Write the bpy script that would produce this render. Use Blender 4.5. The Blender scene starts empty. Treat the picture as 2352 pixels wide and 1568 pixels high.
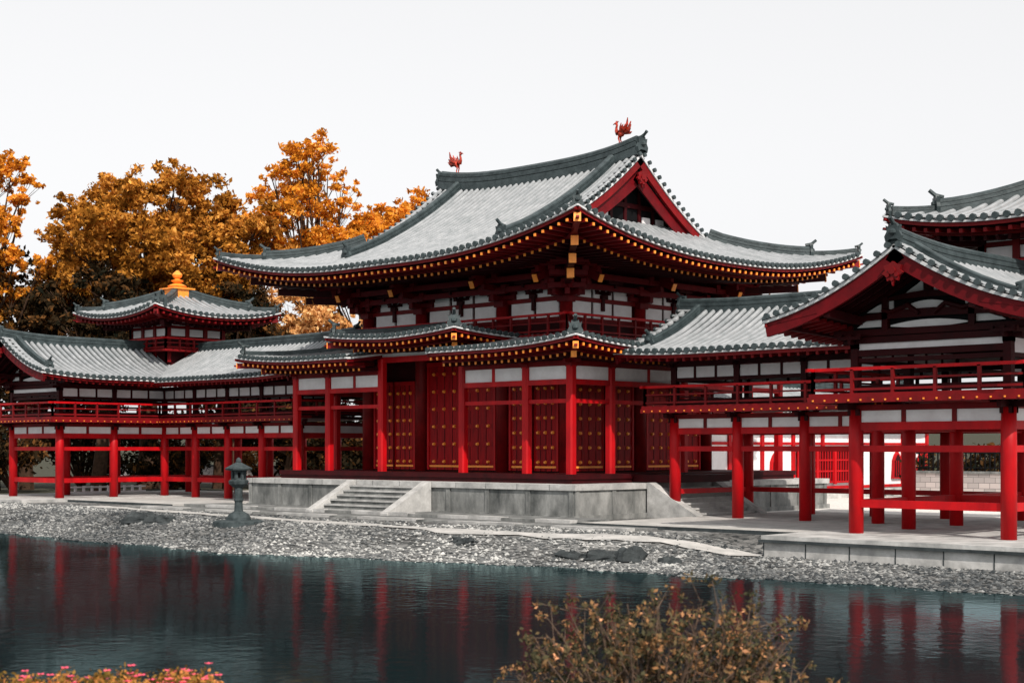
import bpy, math, random
import numpy as np
from mathutils import Vector
random.seed(7); rng=np.random.default_rng(7)
scene=bpy.context.scene
COL=scene.collection
WORLD={}
MIR=[None]
Z3=Vector((0,0,1))
# ---------------------------------------------------------------- materials
MATS={}
def nt(name):
    m=bpy.data.materials.new(name); m.use_nodes=True
    t=m.node_tree
    for n in list(t.nodes): t.nodes.remove(n)
    out=t.nodes.new('ShaderNodeOutputMaterial')
    return m,t,out
def mat(name,c1,c2=None,scale=1.5,rough=.6,bump=0,bscale=20,metal=0,spec=.5,stretch=(1,1,1),c3=None,detail=6,lo=.32,hi=.68):
    m,t,out=nt(name)
    p=t.nodes.new('ShaderNodeBsdfPrincipled'); t.links.new(p.outputs[0],out.inputs[0])
    p.inputs['Roughness'].default_value=rough; p.inputs['Metallic'].default_value=metal
    p.inputs['Specular IOR Level'].default_value=spec
    g=t.nodes.new('ShaderNodeNewGeometry')
    mp=t.nodes.new('ShaderNodeMapping'); mp.inputs['Scale'].default_value=stretch
    t.links.new(g.outputs['Position'],mp.inputs['Vector'])
    n=t.nodes.new('ShaderNodeTexNoise'); n.inputs['Scale'].default_value=scale; n.inputs['Detail'].default_value=detail; n.inputs['Roughness'].default_value=.65
    t.links.new(mp.outputs[0],n.inputs['Vector'])
    r=t.nodes.new('ShaderNodeValToRGB'); r.color_ramp.elements[0].position=lo; r.color_ramp.elements[1].position=hi
    c2=c2 or tuple(x*.75 for x in c1)
    r.color_ramp.elements[0].color=(*c2,1); r.color_ramp.elements[1].color=(*c1,1)
    if c3:
        e=r.color_ramp.elements.new(.5); e.color=(*c3,1)
    t.links.new(n.outputs['Fac'],r.inputs[0]); t.links.new(r.outputs[0],p.inputs['Base Color'])
    if bump:
        n2=t.nodes.new('ShaderNodeTexNoise'); n2.inputs['Scale'].default_value=bscale; n2.inputs['Detail'].default_value=5
        t.links.new(mp.outputs[0],n2.inputs['Vector'])
        b=t.nodes.new('ShaderNodeBump'); b.inputs['Strength'].default_value=bump; b.inputs['Distance'].default_value=.03
        t.links.new(n2.outputs['Fac'],b.inputs['Height']); t.links.new(b.outputs[0],p.inputs['Normal'])
    MATS[name]=m; return m
mat('red',(.50,.003,.006),(.26,.002,.005),scale=1.6,rough=.5,bump=.15,bscale=14,stretch=(1,1,.35),spec=.2,detail=9)
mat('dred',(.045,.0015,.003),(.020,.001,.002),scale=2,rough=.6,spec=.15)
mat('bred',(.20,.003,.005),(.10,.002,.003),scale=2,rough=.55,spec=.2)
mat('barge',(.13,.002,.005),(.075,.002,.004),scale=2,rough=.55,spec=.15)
mat('door',(.36,.003,.006),(.17,.002,.004),scale=3,rough=.5,stretch=(3,3,.4),spec=.15)
mat('white',(.85,.83,.84),(.68,.64,.65),scale=1.3,rough=.85,spec=.2,detail=9)
mat('edge',(.66,.67,.68),(.42,.43,.44),scale=2,rough=.6)
mat('gold',(1.0,.34,.045),(.85,.24,.025),scale=6,rough=.4,metal=.1)
mat('tile',(.34,.355,.365),(.16,.18,.185),scale=2.2,rough=.34,bump=.2,bscale=10,c3=(.25,.265,.275),spec=.85,lo=.25,hi=.75)
mat('pan',(.050,.060,.063),(.018,.024,.026),scale=2.5,rough=.45)
mat('ridge',(.05,.068,.072),(.015,.024,.026),scale=3,rough=.5,bump=.3,bscale=12,spec=.35)
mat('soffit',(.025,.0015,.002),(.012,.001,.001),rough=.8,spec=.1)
mat('stone',(.32,.325,.315),(.045,.05,.05),scale=1.4,rough=.9,bump=.5,bscale=9,c3=(.17,.175,.17),detail=12,spec=.15,stretch=(1,1,.5),lo=.28,hi=.7)
mat('stonelight',(.52,.52,.51),(.17,.175,.175),scale=1.6,rough=.85,bump=.3,bscale=9,spec=.15,c3=(.37,.37,.36),detail=12,lo=.25,hi=.7)
mat('stonedark',(.05,.06,.063),(.018,.023,.025),scale=2.5,rough=.8,bump=.4,bscale=9,spec=.2)
mat('dark',(.006,.006,.007),rough=.7,spec=.1)
mat('sand',(.48,.47,.45),(.28,.28,.27),scale=1.5,rough=.95,bump=.2,bscale=30,spec=.1)
mat('terrace',(.22,.225,.22),(.07,.075,.075),scale=2.2,rough=.95,bump=.6,bscale=18,spec=.1,detail=12)
mat('lantern',(.055,.07,.074),(.02,.028,.03),scale=5,rough=.85,bump=.5,bscale=25,spec=.2)
mat('rock',(.05,.058,.06),(.012,.015,.016),scale=3,rough=.85,bump=.8,bscale=8,spec=.2)
mat('bark',(.08,.045,.028),(.03,.018,.012),scale=5,rough=.9,bump=.6,bscale=12,spec=.1)
mat('twig',(.13,.085,.06),(.05,.035,.028),scale=15,rough=.9,spec=.1)
mat('bronze',(.60,.045,.012),(.05,.012,.010),scale=9,rough=.35,metal=.3)
mat('pink',(.90,.10,.18),(.65,.05,.10),scale=20,rough=.6)

def leafmat(name,cols,trans=.25):
    m,t,out=nt(name)
    a=t.nodes.new('ShaderNodeAttribute'); a.attribute_name='tint'
    r=t.nodes.new('ShaderNodeValToRGB')
    els=r.color_ramp.elements
    for i,(pos,c) in enumerate(cols):
        if i<2: e=els[i]; e.position=pos
        else: e=els.new(pos)
        e.color=(*c,1)
    t.links.new(a.outputs['Fac'],r.inputs[0])
    d=t.nodes.new('ShaderNodeBsdfDiffuse'); tr=t.nodes.new('ShaderNodeBsdfTranslucent'); mx=t.nodes.new('ShaderNodeMixShader')
    mx.inputs[0].default_value=trans
    t.links.new(r.outputs[0],d.inputs[0]); t.links.new(r.outputs[0],tr.inputs[0])
    t.links.new(d.outputs[0],mx.inputs[1]); t.links.new(tr.outputs[0],mx.inputs[2]); t.links.new(mx.outputs[0],out.inputs[0])
    MATS[name]=m
leafmat('leaf_gold',[(0,(.24,.08,.010)),(1,(1.0,.58,.15)),(.35,(.62,.24,.022)),(.7,(.90,.38,.045))],.45)
leafmat('leaf_rust',[(0,(.10,.04,.008)),(1,(.90,.48,.12)),(.42,(.38,.155,.022)),(.75,(.68,.30,.05))],.42)
leafmat('leaf_dark',[(0,(.008,.010,.007)),(1,(.20,.085,.025)),(.6,(.035,.022,.011))],.2)
leafmat('leaf_pale',[(0,(.2,.09,.03)),(1,(1.0,.68,.34)),(.5,(.72,.38,.13))],.45)
leafmat('leaf_shrub',[(0,(.02,.026,.018)),(1,(.80,.38,.20)),(.45,(.10,.088,.048)),(.78,(.36,.18,.08))],.3)
leafmat('leaf_azalea',[(0,(.03,.04,.012)),(1,(.8,.10,.16)),(.45,(.26,.15,.035)),(.66,(.62,.26,.07)),(.74,(.75,.30,.10))],.3)

def ground_mat():
    m,t,out=nt('ground'); L=t.links.new
    p=t.nodes.new('ShaderNodeBsdfPrincipled'); L(p.outputs[0],out.inputs[0]); p.inputs['Roughness'].default_value=.95; p.inputs['Specular IOR Level'].default_value=.1
    g=t.nodes.new('ShaderNodeNewGeometry')
    v=t.nodes.new('ShaderNodeTexVoronoi'); v.inputs['Scale'].default_value=8; L(g.outputs['Position'],v.inputs['Vector'])
    r=t.nodes.new('ShaderNodeValToRGB'); r.color_ramp.elements[0].color=(.04,.046,.048,1); r.color_ramp.elements[1].color=(.32,.32,.31,1)
    sp=t.nodes.new('ShaderNodeSeparateColor'); L(v.outputs['Color'],sp.inputs[0]); L(sp.outputs[0],r.inputs[0])
    n=t.nodes.new('ShaderNodeTexNoise'); n.inputs['Scale'].default_value=.35; n.inputs['Detail'].default_value=7; L(g.outputs['Position'],n.inputs['Vector'])
    r2=t.nodes.new('ShaderNodeValToRGB'); r2.color_ramp.elements[0].position=.38; r2.color_ramp.elements[1].position=.62
    r2.color_ramp.elements[0].color=(.4,.4,.4,1); r2.color_ramp.elements[1].color=(1,1,1,1); L(n.outputs['Fac'],r2.inputs[0])
    mu=t.nodes.new('ShaderNodeMix'); mu.data_type='RGBA'; mu.blend_type='MULTIPLY'; mu.inputs[0].default_value=1
    L(r.outputs[0],mu.inputs[6]); L(r2.outputs[0],mu.inputs[7])
    sx=t.nodes.new('ShaderNodeSeparateXYZ'); L(g.outputs['Position'],sx.inputs[0])
    mr=t.nodes.new('ShaderNodeMapRange'); mr.inputs[1].default_value=-20; mr.inputs[2].default_value=-16; mr.inputs[3].default_value=1; mr.inputs[4].default_value=0; L(sx.outputs[1],mr.inputs[0])
    mx=t.nodes.new('ShaderNodeMix'); mx.data_type='RGBA'; L(mr.outputs[0],mx.inputs[0]); L(mu.outputs[2],mx.inputs[6]); mx.inputs[7].default_value=(.035,.04,.02,1)
    mrs=t.nodes.new('ShaderNodeMapRange'); mrs.inputs[1].default_value=3; mrs.inputs[2].default_value=6; L(sx.outputs[1],mrs.inputs[0])
    mxs=t.nodes.new('ShaderNodeMix'); mxs.data_type='RGBA'; L(mrs.outputs[0],mxs.inputs[0]); L(mx.outputs[2],mxs.inputs[6]); mxs.inputs[7].default_value=(.62,.60,.57,1)
    mr2=t.nodes.new('ShaderNodeMapRange'); mr2.inputs[1].default_value=26; mr2.inputs[2].default_value=34; L(sx.outputs[1],mr2.inputs[0])
    mx2=t.nodes.new('ShaderNodeMix'); mx2.data_type='RGBA'; L(mr2.outputs[0],mx2.inputs[0]); L(mxs.outputs[2],mx2.inputs[6]); mx2.inputs[7].default_value=(.04,.045,.02,1)
    mr3=t.nodes.new('ShaderNodeMapRange'); mr3.inputs[1].default_value=-32; mr3.inputs[2].default_value=-36; L(sx.outputs[0],mr3.inputs[0])
    mx3=t.nodes.new('ShaderNodeMix'); mx3.data_type='RGBA'; L(mr3.outputs[0],mx3.inputs[0]); L(mx2.outputs[2],mx3.inputs[6]); mx3.inputs[7].default_value=(.05,.05,.035,1)
    L(mx3.outputs[2],p.inputs['Base Color'])
    b=t.nodes.new('ShaderNodeBump'); b.inputs['Strength'].default_value=.8; b.inputs['Distance'].default_value=.05; b.invert=True
    L(v.outputs['Distance'],b.inputs['Height']); L(b.outputs[0],p.inputs['Normal'])
    MATS['ground']=m
ground_mat()
def pebble_mat():
    m,t,out=nt('pebble'); L=t.links.new
    p=t.nodes.new('ShaderNodeBsdfPrincipled'); L(p.outputs[0],out.inputs[0]); p.inputs['Roughness'].default_value=.85; p.inputs['Specular IOR Level'].default_value=.2
    a=t.nodes.new('ShaderNodeAttribute'); a.attribute_name='tint'
    r=t.nodes.new('ShaderNodeValToRGB'); r.color_ramp.elements[0].color=(.025,.03,.033,1); r.color_ramp.elements[1].color=(.48,.48,.46,1)
    e=r.color_ramp.elements.new(.5); e.color=(.125,.13,.13,1)
    L(a.outputs['Fac'],r.inputs[0]); L(r.outputs[0],p.inputs['Base Color']); MATS['pebble']=m
pebble_mat()
def water_mat():
    m,t,out=nt('water'); L=t.links.new
    g=t.nodes.new('ShaderNodeNewGeometry')
    n=t.nodes.new('ShaderNodeTexNoise'); n.inputs['Scale'].default_value=3.0; n.inputs['Detail'].default_value=5; L(g.outputs['Position'],n.inputs['Vector'])
    n2=t.nodes.new('ShaderNodeTexNoise'); n2.inputs['Scale'].default_value=.2; n2.inputs['Detail'].default_value=3; L(g.outputs['Position'],n2.inputs['Vector'])
    rr=t.nodes.new('ShaderNodeMapRange'); rr.inputs[1].default_value=.4; rr.inputs[2].default_value=.65; rr.inputs[3].default_value=.35; rr.inputs[4].default_value=1.15; L(n2.outputs['Fac'],rr.inputs[0])
    ad=t.nodes.new('ShaderNodeMath'); ad.operation='MULTIPLY'; L(rr.outputs[0],ad.inputs[0]); L(n.outputs['Fac'],ad.inputs[1])
    b=t.nodes.new('ShaderNodeBump'); b.inputs['Strength'].default_value=.2; b.inputs['Distance'].default_value=.05; L(ad.outputs[0],b.inputs['Height'])
    d=t.nodes.new('ShaderNodeBsdfDiffuse'); d.inputs[0].default_value=(.0085,.018,.020,1)
    gl=t.nodes.new('ShaderNodeBsdfGlossy'); gl.inputs['Roughness'].default_value=.06; gl.inputs[0].default_value=(.42,.56,.58,1); L(b.outputs[0],gl.inputs['Normal'])
    f=t.nodes.new('ShaderNodeFresnel'); f.inputs[0].default_value=1.33; L(b.outputs[0],f.inputs['Normal'])
    mr=t.nodes.new('ShaderNodeMapRange'); mr.inputs[3].default_value=.12; mr.inputs[4].default_value=.9; L(f.outputs[0],mr.inputs[0])
    mx=t.nodes.new('ShaderNodeMixShader'); L(mr.outputs[0],mx.inputs[0]); L(d.outputs[0],mx.inputs[1]); L(gl.outputs[0],mx.inputs[2]); L(mx.outputs[0],out.inputs[0])
    MATS['water']=m
water_mat()
def brick_mat():
    m,t,out=nt('blockwall'); L=t.links.new
    p=t.nodes.new('ShaderNodeBsdfPrincipled'); L(p.outputs[0],out.inputs[0]); p.inputs['Roughness'].default_value=.9
    tc=t.nodes.new('ShaderNodeTexCoord'); mp=t.nodes.new('ShaderNodeMapping'); mp.inputs['Rotation'].default_value=(math.radians(90),0,0)
    L(tc.outputs['Object'],mp.inputs[0])
    b=t.nodes.new('ShaderNodeTexBrick'); b.inputs['Scale'].default_value=1; b.inputs['Brick Width'].default_value=.5; b.inputs['Row Height'].default_value=.24; b.inputs['Mortar Size'].default_value=.012
    b.inputs['Color1'].default_value=(.50,.44,.42,1); b.inputs['Color2'].default_value=(.33,.30,.29,1); b.inputs['Mortar'].default_value=(.15,.14,.14,1)
    L(mp.outputs[0],b.inputs['Vector']); L(b.outputs[0],p.inputs['Base Color']); MATS['blockwall']=m
brick_mat()

# ---------------------------------------------------------------- mesh builder
class MB:
    def __init__(s): s.v=[];s.f=[];s.m=[]
    def add(s,vs,fs,m):
        b=len(s.v); s.v.extend([tuple(v) for v in vs]); s.f.extend([tuple(i+b for i in f) for f in fs]); s.m.extend([m]*len(fs))
    def box(s,a,b,m):
        x0,y0,z0=a;x1,y1,z1=b
        s.add([(x0,y0,z0),(x1,y0,z0),(x1,y1,z0),(x0,y1,z0),(x0,y0,z1),(x1,y0,z1),(x1,y1,z1),(x0,y1,z1)],
              [(0,3,2,1),(4,5,6,7),(0,1,5,4),(1,2,6,5),(2,3,7,6),(3,0,4,7)],m)
    def beam(s,p,q,w,h,m):
        p=Vector(p);q=Vector(q);t=(q-p)
        if t.length<1e-5: return
        t.normalize(); sd=t.cross(Z3)
        if sd.length<1e-4: sd=Vector((1,0,0))
        sd.normalize(); up=sd.cross(t)
        vs=[]
        for c in (p,q):
            for a,b in ((-1,-1),(1,-1),(1,1),(-1,1)): vs.append(c+sd*(a*w/2)+up*(b*h/2))
        s.add(vs,[(0,1,2,3),(7,6,5,4),(0,4,5,1),(1,5,6,2),(2,6,7,3),(3,7,4,0)],m)
    def tube(s,pts,rs,n,m,cap=True):
        pts=[Vector(p) for p in pts]; vs=[];N=len(pts)
        for i,p in enumerate(pts):
            t=(pts[min(i+1,N-1)]-pts[max(i-1,0)])
            if t.length<1e-6: t=Vector((0,0,1))
            t.normalize(); a=Vector((1,0,0)) if abs(t.x)<.8 else Vector((0,1,0))
            u=t.cross(a).normalized(); w=t.cross(u)
            r=rs[i] if hasattr(rs,'__len__') else rs
            for k in range(n):
                an=2*math.pi*k/n; vs.append(p+u*(r*math.cos(an))+w*(r*math.sin(an)))
        fs=[]
        for i in range(N-1):
            for k in range(n):
                a=i*n+k;b=i*n+(k+1)%n; fs.append((a,b,b+n,a+n))
        if cap: fs.append(tuple(range(n))[::-1]); fs.append(tuple(range((N-1)*n,N*n)))
        s.add(vs,fs,m)
    def sweep(s,pts,prof,m,closed=True,cap=True):
        pts=[Vector(p) for p in pts]; N=len(pts); n=len(prof); vs=[]
        for i,p in enumerate(pts):
            t=(pts[min(i+1,N-1)]-pts[max(i-1,0)])
            if t.length<1e-6: return
            t.normalize(); sd=t.cross(Z3)
            if sd.length<1e-4: sd=Vector((1,0,0))
            sd.normalize(); up=sd.cross(t)
            for a,b in prof: vs.append(p+sd*a+up*b)
        fs=[]
        for i in range(N-1):
            for k in range(n if closed else n-1):
                a=i*n+k;b=i*n+(k+1)%n; fs.append((a,b,b+n,a+n))
        if cap: fs.append(tuple(range(n))[::-1]); fs.append(tuple(range((N-1)*n,N*n)))
        s.add(vs,fs,m)
    def lathe(s,cx,cy,prof,n,m,rot=0):
        vs=[]
        for r,z in prof:
            for k in range(n):
                an=2*math.pi*k/n+rot; vs.append((cx+r*math.cos(an),cy+r*math.sin(an),z))
        fs=[]
        for i in range(len(prof)-1):
            for k in range(n):
                a=i*n+k;b=i*n+(k+1)%n; fs.append((a,b,b+n,a+n))
        fs.append(tuple(range(n))[::-1]); fs.append(tuple(range((len(prof)-1)*n,len(prof)*n)))
        s.add(vs,fs,m)
    def prism(s,poly,off,m):
        n=len(poly); poly=[Vector(p) for p in poly]; off=Vector(off)
        vs=poly+[p+off for p in poly]
        fs=[tuple(range(n))[::-1],tuple(range(n,2*n))]+[(k,(k+1)%n,(k+1)%n+n,k+n) for k in range(n)]
        s.add(vs,fs,m)

def meta(o,**kw):
    for k,v in kw.items(): o[k]=v
def link(o,parent,W):
    COL.objects.link(o)
    if parent is not None:
        o.parent=parent; o.location=Vector(W)-WORLD[parent.name]
    else: o.location=W
    WORLD[o.name]=Vector(W)
def empty(name,loc,parent=None,**kw):
    o=bpy.data.objects.new(name,None); o.empty_display_size=.5
    loc=Vector(loc)
    if MIR[0] is not None: loc.x=MIR[0]-loc.x
    link(o,parent,loc); meta(o,**kw); return o
def mk(name,mb,parent=None,smooth=False,**kw):
    if not mb.v: return None
    vs=np.array(mb.v,dtype=float); fs=mb.f
    if MIR[0] is not None:
        vs[:,0]=MIR[0]-vs[:,0]; fs=[f[::-1] for f in fs]
    lo=vs.min(0);hi=vs.max(0); O=np.array([(lo[0]+hi[0])/2,(lo[1]+hi[1])/2,lo[2]])
    me=bpy.data.meshes.new(name); me.from_pydata((vs-O).tolist(),[],fs)
    keys=[]
    for k in mb.m:
        if k not in keys: keys.append(k)
    for k in keys: me.materials.append(MATS[k])
    idx={k:i for i,k in enumerate(keys)}
    me.polygons.foreach_set('material_index',[idx[k] for k in mb.m])
    if smooth: me.polygons.foreach_set('use_smooth',[True]*len(fs))
    me.update()
    o=bpy.data.objects.new(name,me); link(o,parent,O); meta(o,**kw); return o

HALF=[(math.cos(a),math.sin(a)) for a in [math.pi*i/5 for i in range(6)]]
def halfprof(r): return [(c*r,s*r*1.05-.01) for c,s in HALF]
def slope(mb,P,Z,ta,tb,dmax,sp=.3,r=.085,nd=9,rows=True):
    n=max(1,round((tb-ta)/sp)); vs=[];fs=[]
    for i in range(n+1):
        t=ta+(tb-ta)*i/n; dm=max(dmax(t),.01)
        for j in range(nd+1):
            d=dm*j/nd; x,y=P(t,d); vs.append((x,y,Z(t,d)))
    for i in range(n):
        for j in range(nd):
            a=i*(nd+1)+j; fs.append((a,a+1,a+nd+2,a+nd+1))
    mb.add(vs,fs,'pan')
    if rows:
        for i in range(n):
            t=ta+(tb-ta)*(i+.5)/n; dm=dmax(t)
            if dm<.2: continue
            k=max(2,int(nd*dm/4)+2)
            pts=[]
            for j in range(k+1):
                d=-.07+(dm+.07)*j/k; x,y=P(t,d); pts.append((x,y,Z(t,max(d,0))+.02))
            mb.sweep(pts,halfprof(r*random.uniform(.96,1.05)),'tile',cap=False)
            x,y=P(t,-.10); x2,y2=P(t,.0); mb.tube([(x,y,Z(t,0)+.03),(x2,y2,Z(t,0)+.03)],[r*1.12,r*1.12],8,'ridge')
def rect(w,h0,h1,off=0): return [(-w/2+off,h0),(w/2+off,h0),(w/2+off,h1),(-w/2+off,h1)]
def eave(mb,P,Z,Zs,ta,tb,din,dcap,sp=.34,rw=.10,tiers=2,d1=1.05,n=26,gold=True):
    pts=[]
    for i in range(n+1):
        t=ta+(tb-ta)*i/n; x,y=P(t,0.0); pts.append((x,y,Z(t,0)))
    mb.sweep(pts,rect(.08,-.085,-.03),'edge')
    p2=[]
    for i in range(n+1):
        t=ta+(tb-ta)*i/n; x,y=P(t,0.07); p2.append((x,y,Z(t,0)))
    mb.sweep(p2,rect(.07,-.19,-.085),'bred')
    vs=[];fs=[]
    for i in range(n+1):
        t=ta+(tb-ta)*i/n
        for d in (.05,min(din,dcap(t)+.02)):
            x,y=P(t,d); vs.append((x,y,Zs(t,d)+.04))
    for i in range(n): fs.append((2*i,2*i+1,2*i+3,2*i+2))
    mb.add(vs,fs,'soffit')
    k=max(1,round((tb-ta)/sp))
    for i in range(k):
        t=ta+(tb-ta)*(i+.5)/k; dc=dcap(t)
        e=min(d1+.2,dc)
        if e>.3:
            a=Vector((*P(t,.10),Zs(t,.14)-.04)); b=Vector((*P(t,e),Zs(t,e)-.04))
            mb.beam(a,b,rw,.11,'bred')
            if gold:
                dr=(a-b).normalized(); mb.beam(a,a+dr*.03,rw*.85,.09,'gold')
        if tiers>1:
            e=min(din,dc)
            if e>d1+.3:
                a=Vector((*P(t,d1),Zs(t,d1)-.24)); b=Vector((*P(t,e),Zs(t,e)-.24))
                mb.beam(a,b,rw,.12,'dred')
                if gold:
                    dr=(a-b).normalized(); mb.beam(a,a+dr*.03,rw*.85,.09,'gold')
    if tiers>1:
        p3=[]
        for i in range(n+1):
            t=ta+(tb-ta)*i/n
            dd=min(d1+.1,dcap(t)); x,y=P(t,dd); p3.append((x,y,Zs(t,dd)))
        mb.sweep(p3,rect(.1,-.17,-.11),'bred')
RP=lambda w,h:[(-w/2,-.1),(w/2,-.1),(w/2,h*.3),(w*.42,h*.3),(w*.42,h*.36),(w*.48,h*.36),(w*.48,h*.62),(w*.38,h*.62),(w*.38,h*.68),(w*.43,h*.68),(w*.43,h*.86),(w*.2,h),(-w*.2,h),(-w*.43,h*.86),(-w*.43,h*.68),(-w*.38,h*.68),(-w*.38,h*.62),(-w*.48,h*.62),(-w*.48,h*.36),(-w*.42,h*.36),(-w*.42,h*.3),(-w/2,h*.3)]
def ridge(mb,pts,w,h):
    mb.sweep(pts,RP(w,h),'ridge')
def ornament(mb,pos,dr,s):
    pos=Vector(pos); d=Vector((dr[0],dr[1],0)).normalized(); sd=d.cross(Z3)
    sh=[(-.42,-.25),(-.5,.05),(-.36,.3),(-.42,.62),(-.28,.5),(-.2,.72),(-.1,.6),(0,.8),(.1,.6),(.2,.72),(.28,.5),(.42,.62),(.36,.3),(.5,.05),(.42,-.25),(.2,-.1),(-.2,-.1)]
    mb.prism([pos+sd*(a*s)+Z3*(b*s) for a,b in sh],d*(.2*s),'ridge')
    mb.lathe(pos.x+d.x*.2*s,pos.y+d.y*.2*s,[(.06*s,pos.z+.08*s),(.2*s,pos.z+.2*s),(.2*s,pos.z+.32*s),(.06*s,pos.z+.45*s)],8,'ridge')
    mb.tube([pos-d*.3*s+Z3*(.62*s),pos+d*.15*s+Z3*(.72*s),pos+d*.5*s+Z3*(1.0*s)],[.12*s,.12*s,.11*s],8,'ridge')
def bracket(mb,x,y,z,dx,dy,steps,s,tail=False,m='dred',st=.45):
    o=Vector((x,y,z)); d=Vector((dx,dy,0)); d.normalize(); L=d.cross(Z3)
    mb.box((x-.22*s,y-.22*s,z),(x+.22*s,y+.22*s,z+.22*s),m)
    for k in range(0,steps+1):
        zz=.3*s+.34*s*max(k-1,0)
        c=o+d*(st*k*s)
        if k>0: mb.beam(o+Z3*zz,c+d*.1*s+Z3*zz,.16*s,.2*s,m)
        h=zz+(.17*s if k>0 else 0.0)
        mb.beam(c-L*.62*s+Z3*(h+.02),c+L*.62*s+Z3*(h+.02),.15*s,.16*s,m)
        for q in (-.55,0,.55):
            e=c+L*q*s+Z3*(h+.17*s); mb.beam(e-L*.11*s,e+L*.11*s,.2*s,.13*s,m)
    if tail:
        kk=steps+.35
        a=o+d*(st*kk*s)+Z3*(.62*s+.05); mb.beam(o+Z3*1.3*s,a,.17*s,.24*s,m)
        dr=(a-(o+Z3*1.3*s)).normalized(); mb.beam(a,a+dr*.03,.2,.26,'gold')
def railing(mb,pts,z,h,m='bred',sp=1.0,ext=.2):
    pts=[Vector((p[0],p[1],z)) for p in pts]
    for i in range(len(pts)-1):
        a,b=pts[i],pts[i+1]; L=(b-a).length; t=(b-a)/L
        for f,w in ((.16,.06),(.58,.05),(1.0,.08)):
            e=ext if f==1.0 else 0
            mb.beam(a-t*e+Z3*(h*f),b+t*e+Z3*(h*f),w,w,'red' if f==1.0 else m)
        n=max(1,round(L/sp))
        for k in range(n+1):
            c=a+(b-a)*k/n; mb.beam(c,c+Z3*(h*.98),.08,.08,m)
def colm(mb,x,y,z0,z1,r,m='red',n=14): mb.lathe(x,y,[(r,z0),(r,z0+(z1-z0)*.7),(r*.94,z1)],n,m)

# ---------------------------------------------------------------- MAIN HALL
H=empty('temple_hall',(-7.05,5.9,0),label="large red temple hall with curved grey tiled roof on stone podium",category="temple")
mb=MB()
mb.box((-15.4,-1.3,-.3),(1.3,13.1,.92),'stone')
mb.box((-15.47,-1.37,.92),(1.37,13.17,1.1),'stonelight')
mb.box((-15.48,-1.38,-.3),(1.38,13.18,.14),'stone')
for i in range(10):
    x=-15.3+i*1.83
    mb.box((x-.09,-1.335,.14),(x+.09,-1.3,.92),'stone'); mb.box((x+.1,-1.303,.14),(x+.115,-1.3,.92),'stonedark')
for i in range(12):
    x=-15.1+i*1.4; mb.box((x-.008,-1.373,.92),(x+.008,-1.369,1.1),'stonedark')
for i in range(9):
    y=-1.2+i*1.77
    mb.box((1.3,y-.09,.14),(1.335,y+.09,.92),'stone')
mk('podium',mb,H,label="grey weathered stone podium")
def stairs(P,w,n=6,h=1.1,run=1.75,m='stone'):
    mb=MB()
    for i in range(n):
        z1=h*(n-i)/(n+1)*1.0; a=run*i/n; b=run*(i+1)/n
        p=[P(-w/2,a),P(w/2,b)]
        x0,x1=sorted((p[0][0],p[1][0])); y0,y1=sorted((p[0][1],p[1][1]))
        mb.box((x0,y0,-.3),(x1,y1,z1),m)
        q=[P(-w/2,b-.02),P(w/2,b+.03)]
        x0,x1=sorted((q[0][0],q[1][0])); y0,y1=sorted((q[0][1],q[1][1]))
        mb.box((x0,y0,z1-.06),(x1,y1,z1+.004),'stonelight')
    for sgn in (-1,1):
        s0=sgn*w/2; s1=sgn*(w/2+.36)
        def V(s,a,z): x,y=P(s,a); return Vector((x,y,z))
        poly=[V(s0,.02,-.3),V(s0,run+.25,-.3),V(s0,run+.25,.1),V(s0,.1,h+.02),V(s0,.02,h+.02)]
        mb.prism(poly,V(s1,.02,-.3)-V(s0,.02,-.3),'stonelight')
    return mb
mk('stairs',stairs(lambda s,a:(-7.2+s,-1.38-a),3.55),H)
mk('stairs',stairs(lambda s,a:(1.38+a,4.1+s),3.2,m='sand'),H,label="stone side steps with sunlight painted in as pale colour")  # paler step material paints in sunlight that the gallery roof blocks
mb=MB(); mb.box((-14.55,-.42,1.1),(.42,12.2,1.3),'dred'); mb.box((-14.6,-.47,1.24),(.47,12.25,1.4),'dred')
mb.box((.42,2.6,1.12),(2.2,5.6,1.36),'dred')
mk('deck',mb,H)
XS=[-14.1,-12.15,-9.15,-4.95,-1.95,0.0]; YS=[0,1.95,5.9,9.85,11.8]
def sqpost(x,y,z0,z1,w=.28):
    mb=MB(); c=w*.18; h=w/2
    pl=[(-h+c,-h),(h-c,-h),(h,-h+c),(h,h-c),(h-c,h),(-h+c,h),(-h,h-c),(-h,-h+c)]
    mb.prism([(x+a,y+b,z0) for a,b in pl],(0,0,z1-z0),'red'); return mb
for x in XS: mk('gallery_column',sqpost(x,0,1.3,5.45 if x in(-9.15,-4.95) else 4.9),H)
for y in YS[1:]:
    for x in (XS[0],XS[-1]): mk('gallery_column',sqpost(x,y,1.3,4.9),H)
mb=MB()
mb.box((-12.05,2.05,1.3),(-2.05,9.75,9.2),'dred')
def upper(mb,bays,P):
    for a,b in bays:
        n=2 if b-a<3.5 else 3
        for i in range(n):
            t0=a+.32+(b-a-.64)*i/n+.07; t1=a+.32+(b-a-.64)*(i+1)/n-.07
            for z0,z1 in ((6.72,7.28),(7.44,7.88)):
                p=P(t0,0,z0);q=P(t1,.05,z1)
                mb.box([min(p[i],q[i]) for i in range(3)],[max(p[i],q[i]) for i in range(3)],'white')
        for z,hh,mm in ((7.36,.15,'bred'),(6.66,.14,'bred'),(7.98,.18,'dred'),(8.3,.2,'dred')):
            p=P(a,0,z-hh/2);q=P(b,.09,z+hh/2)
            mb.box([min(p[i],q[i]) for i in range(3)],[max(p[i],q[i]) for i in range(3)],mm)
Pf=lambda t,o,z:(t,2.05-o,z); Ps=lambda t,o,z:(-2.05+o,t,z); Pl=lambda t,o,z:(-12.05-o,t,z)
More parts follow.
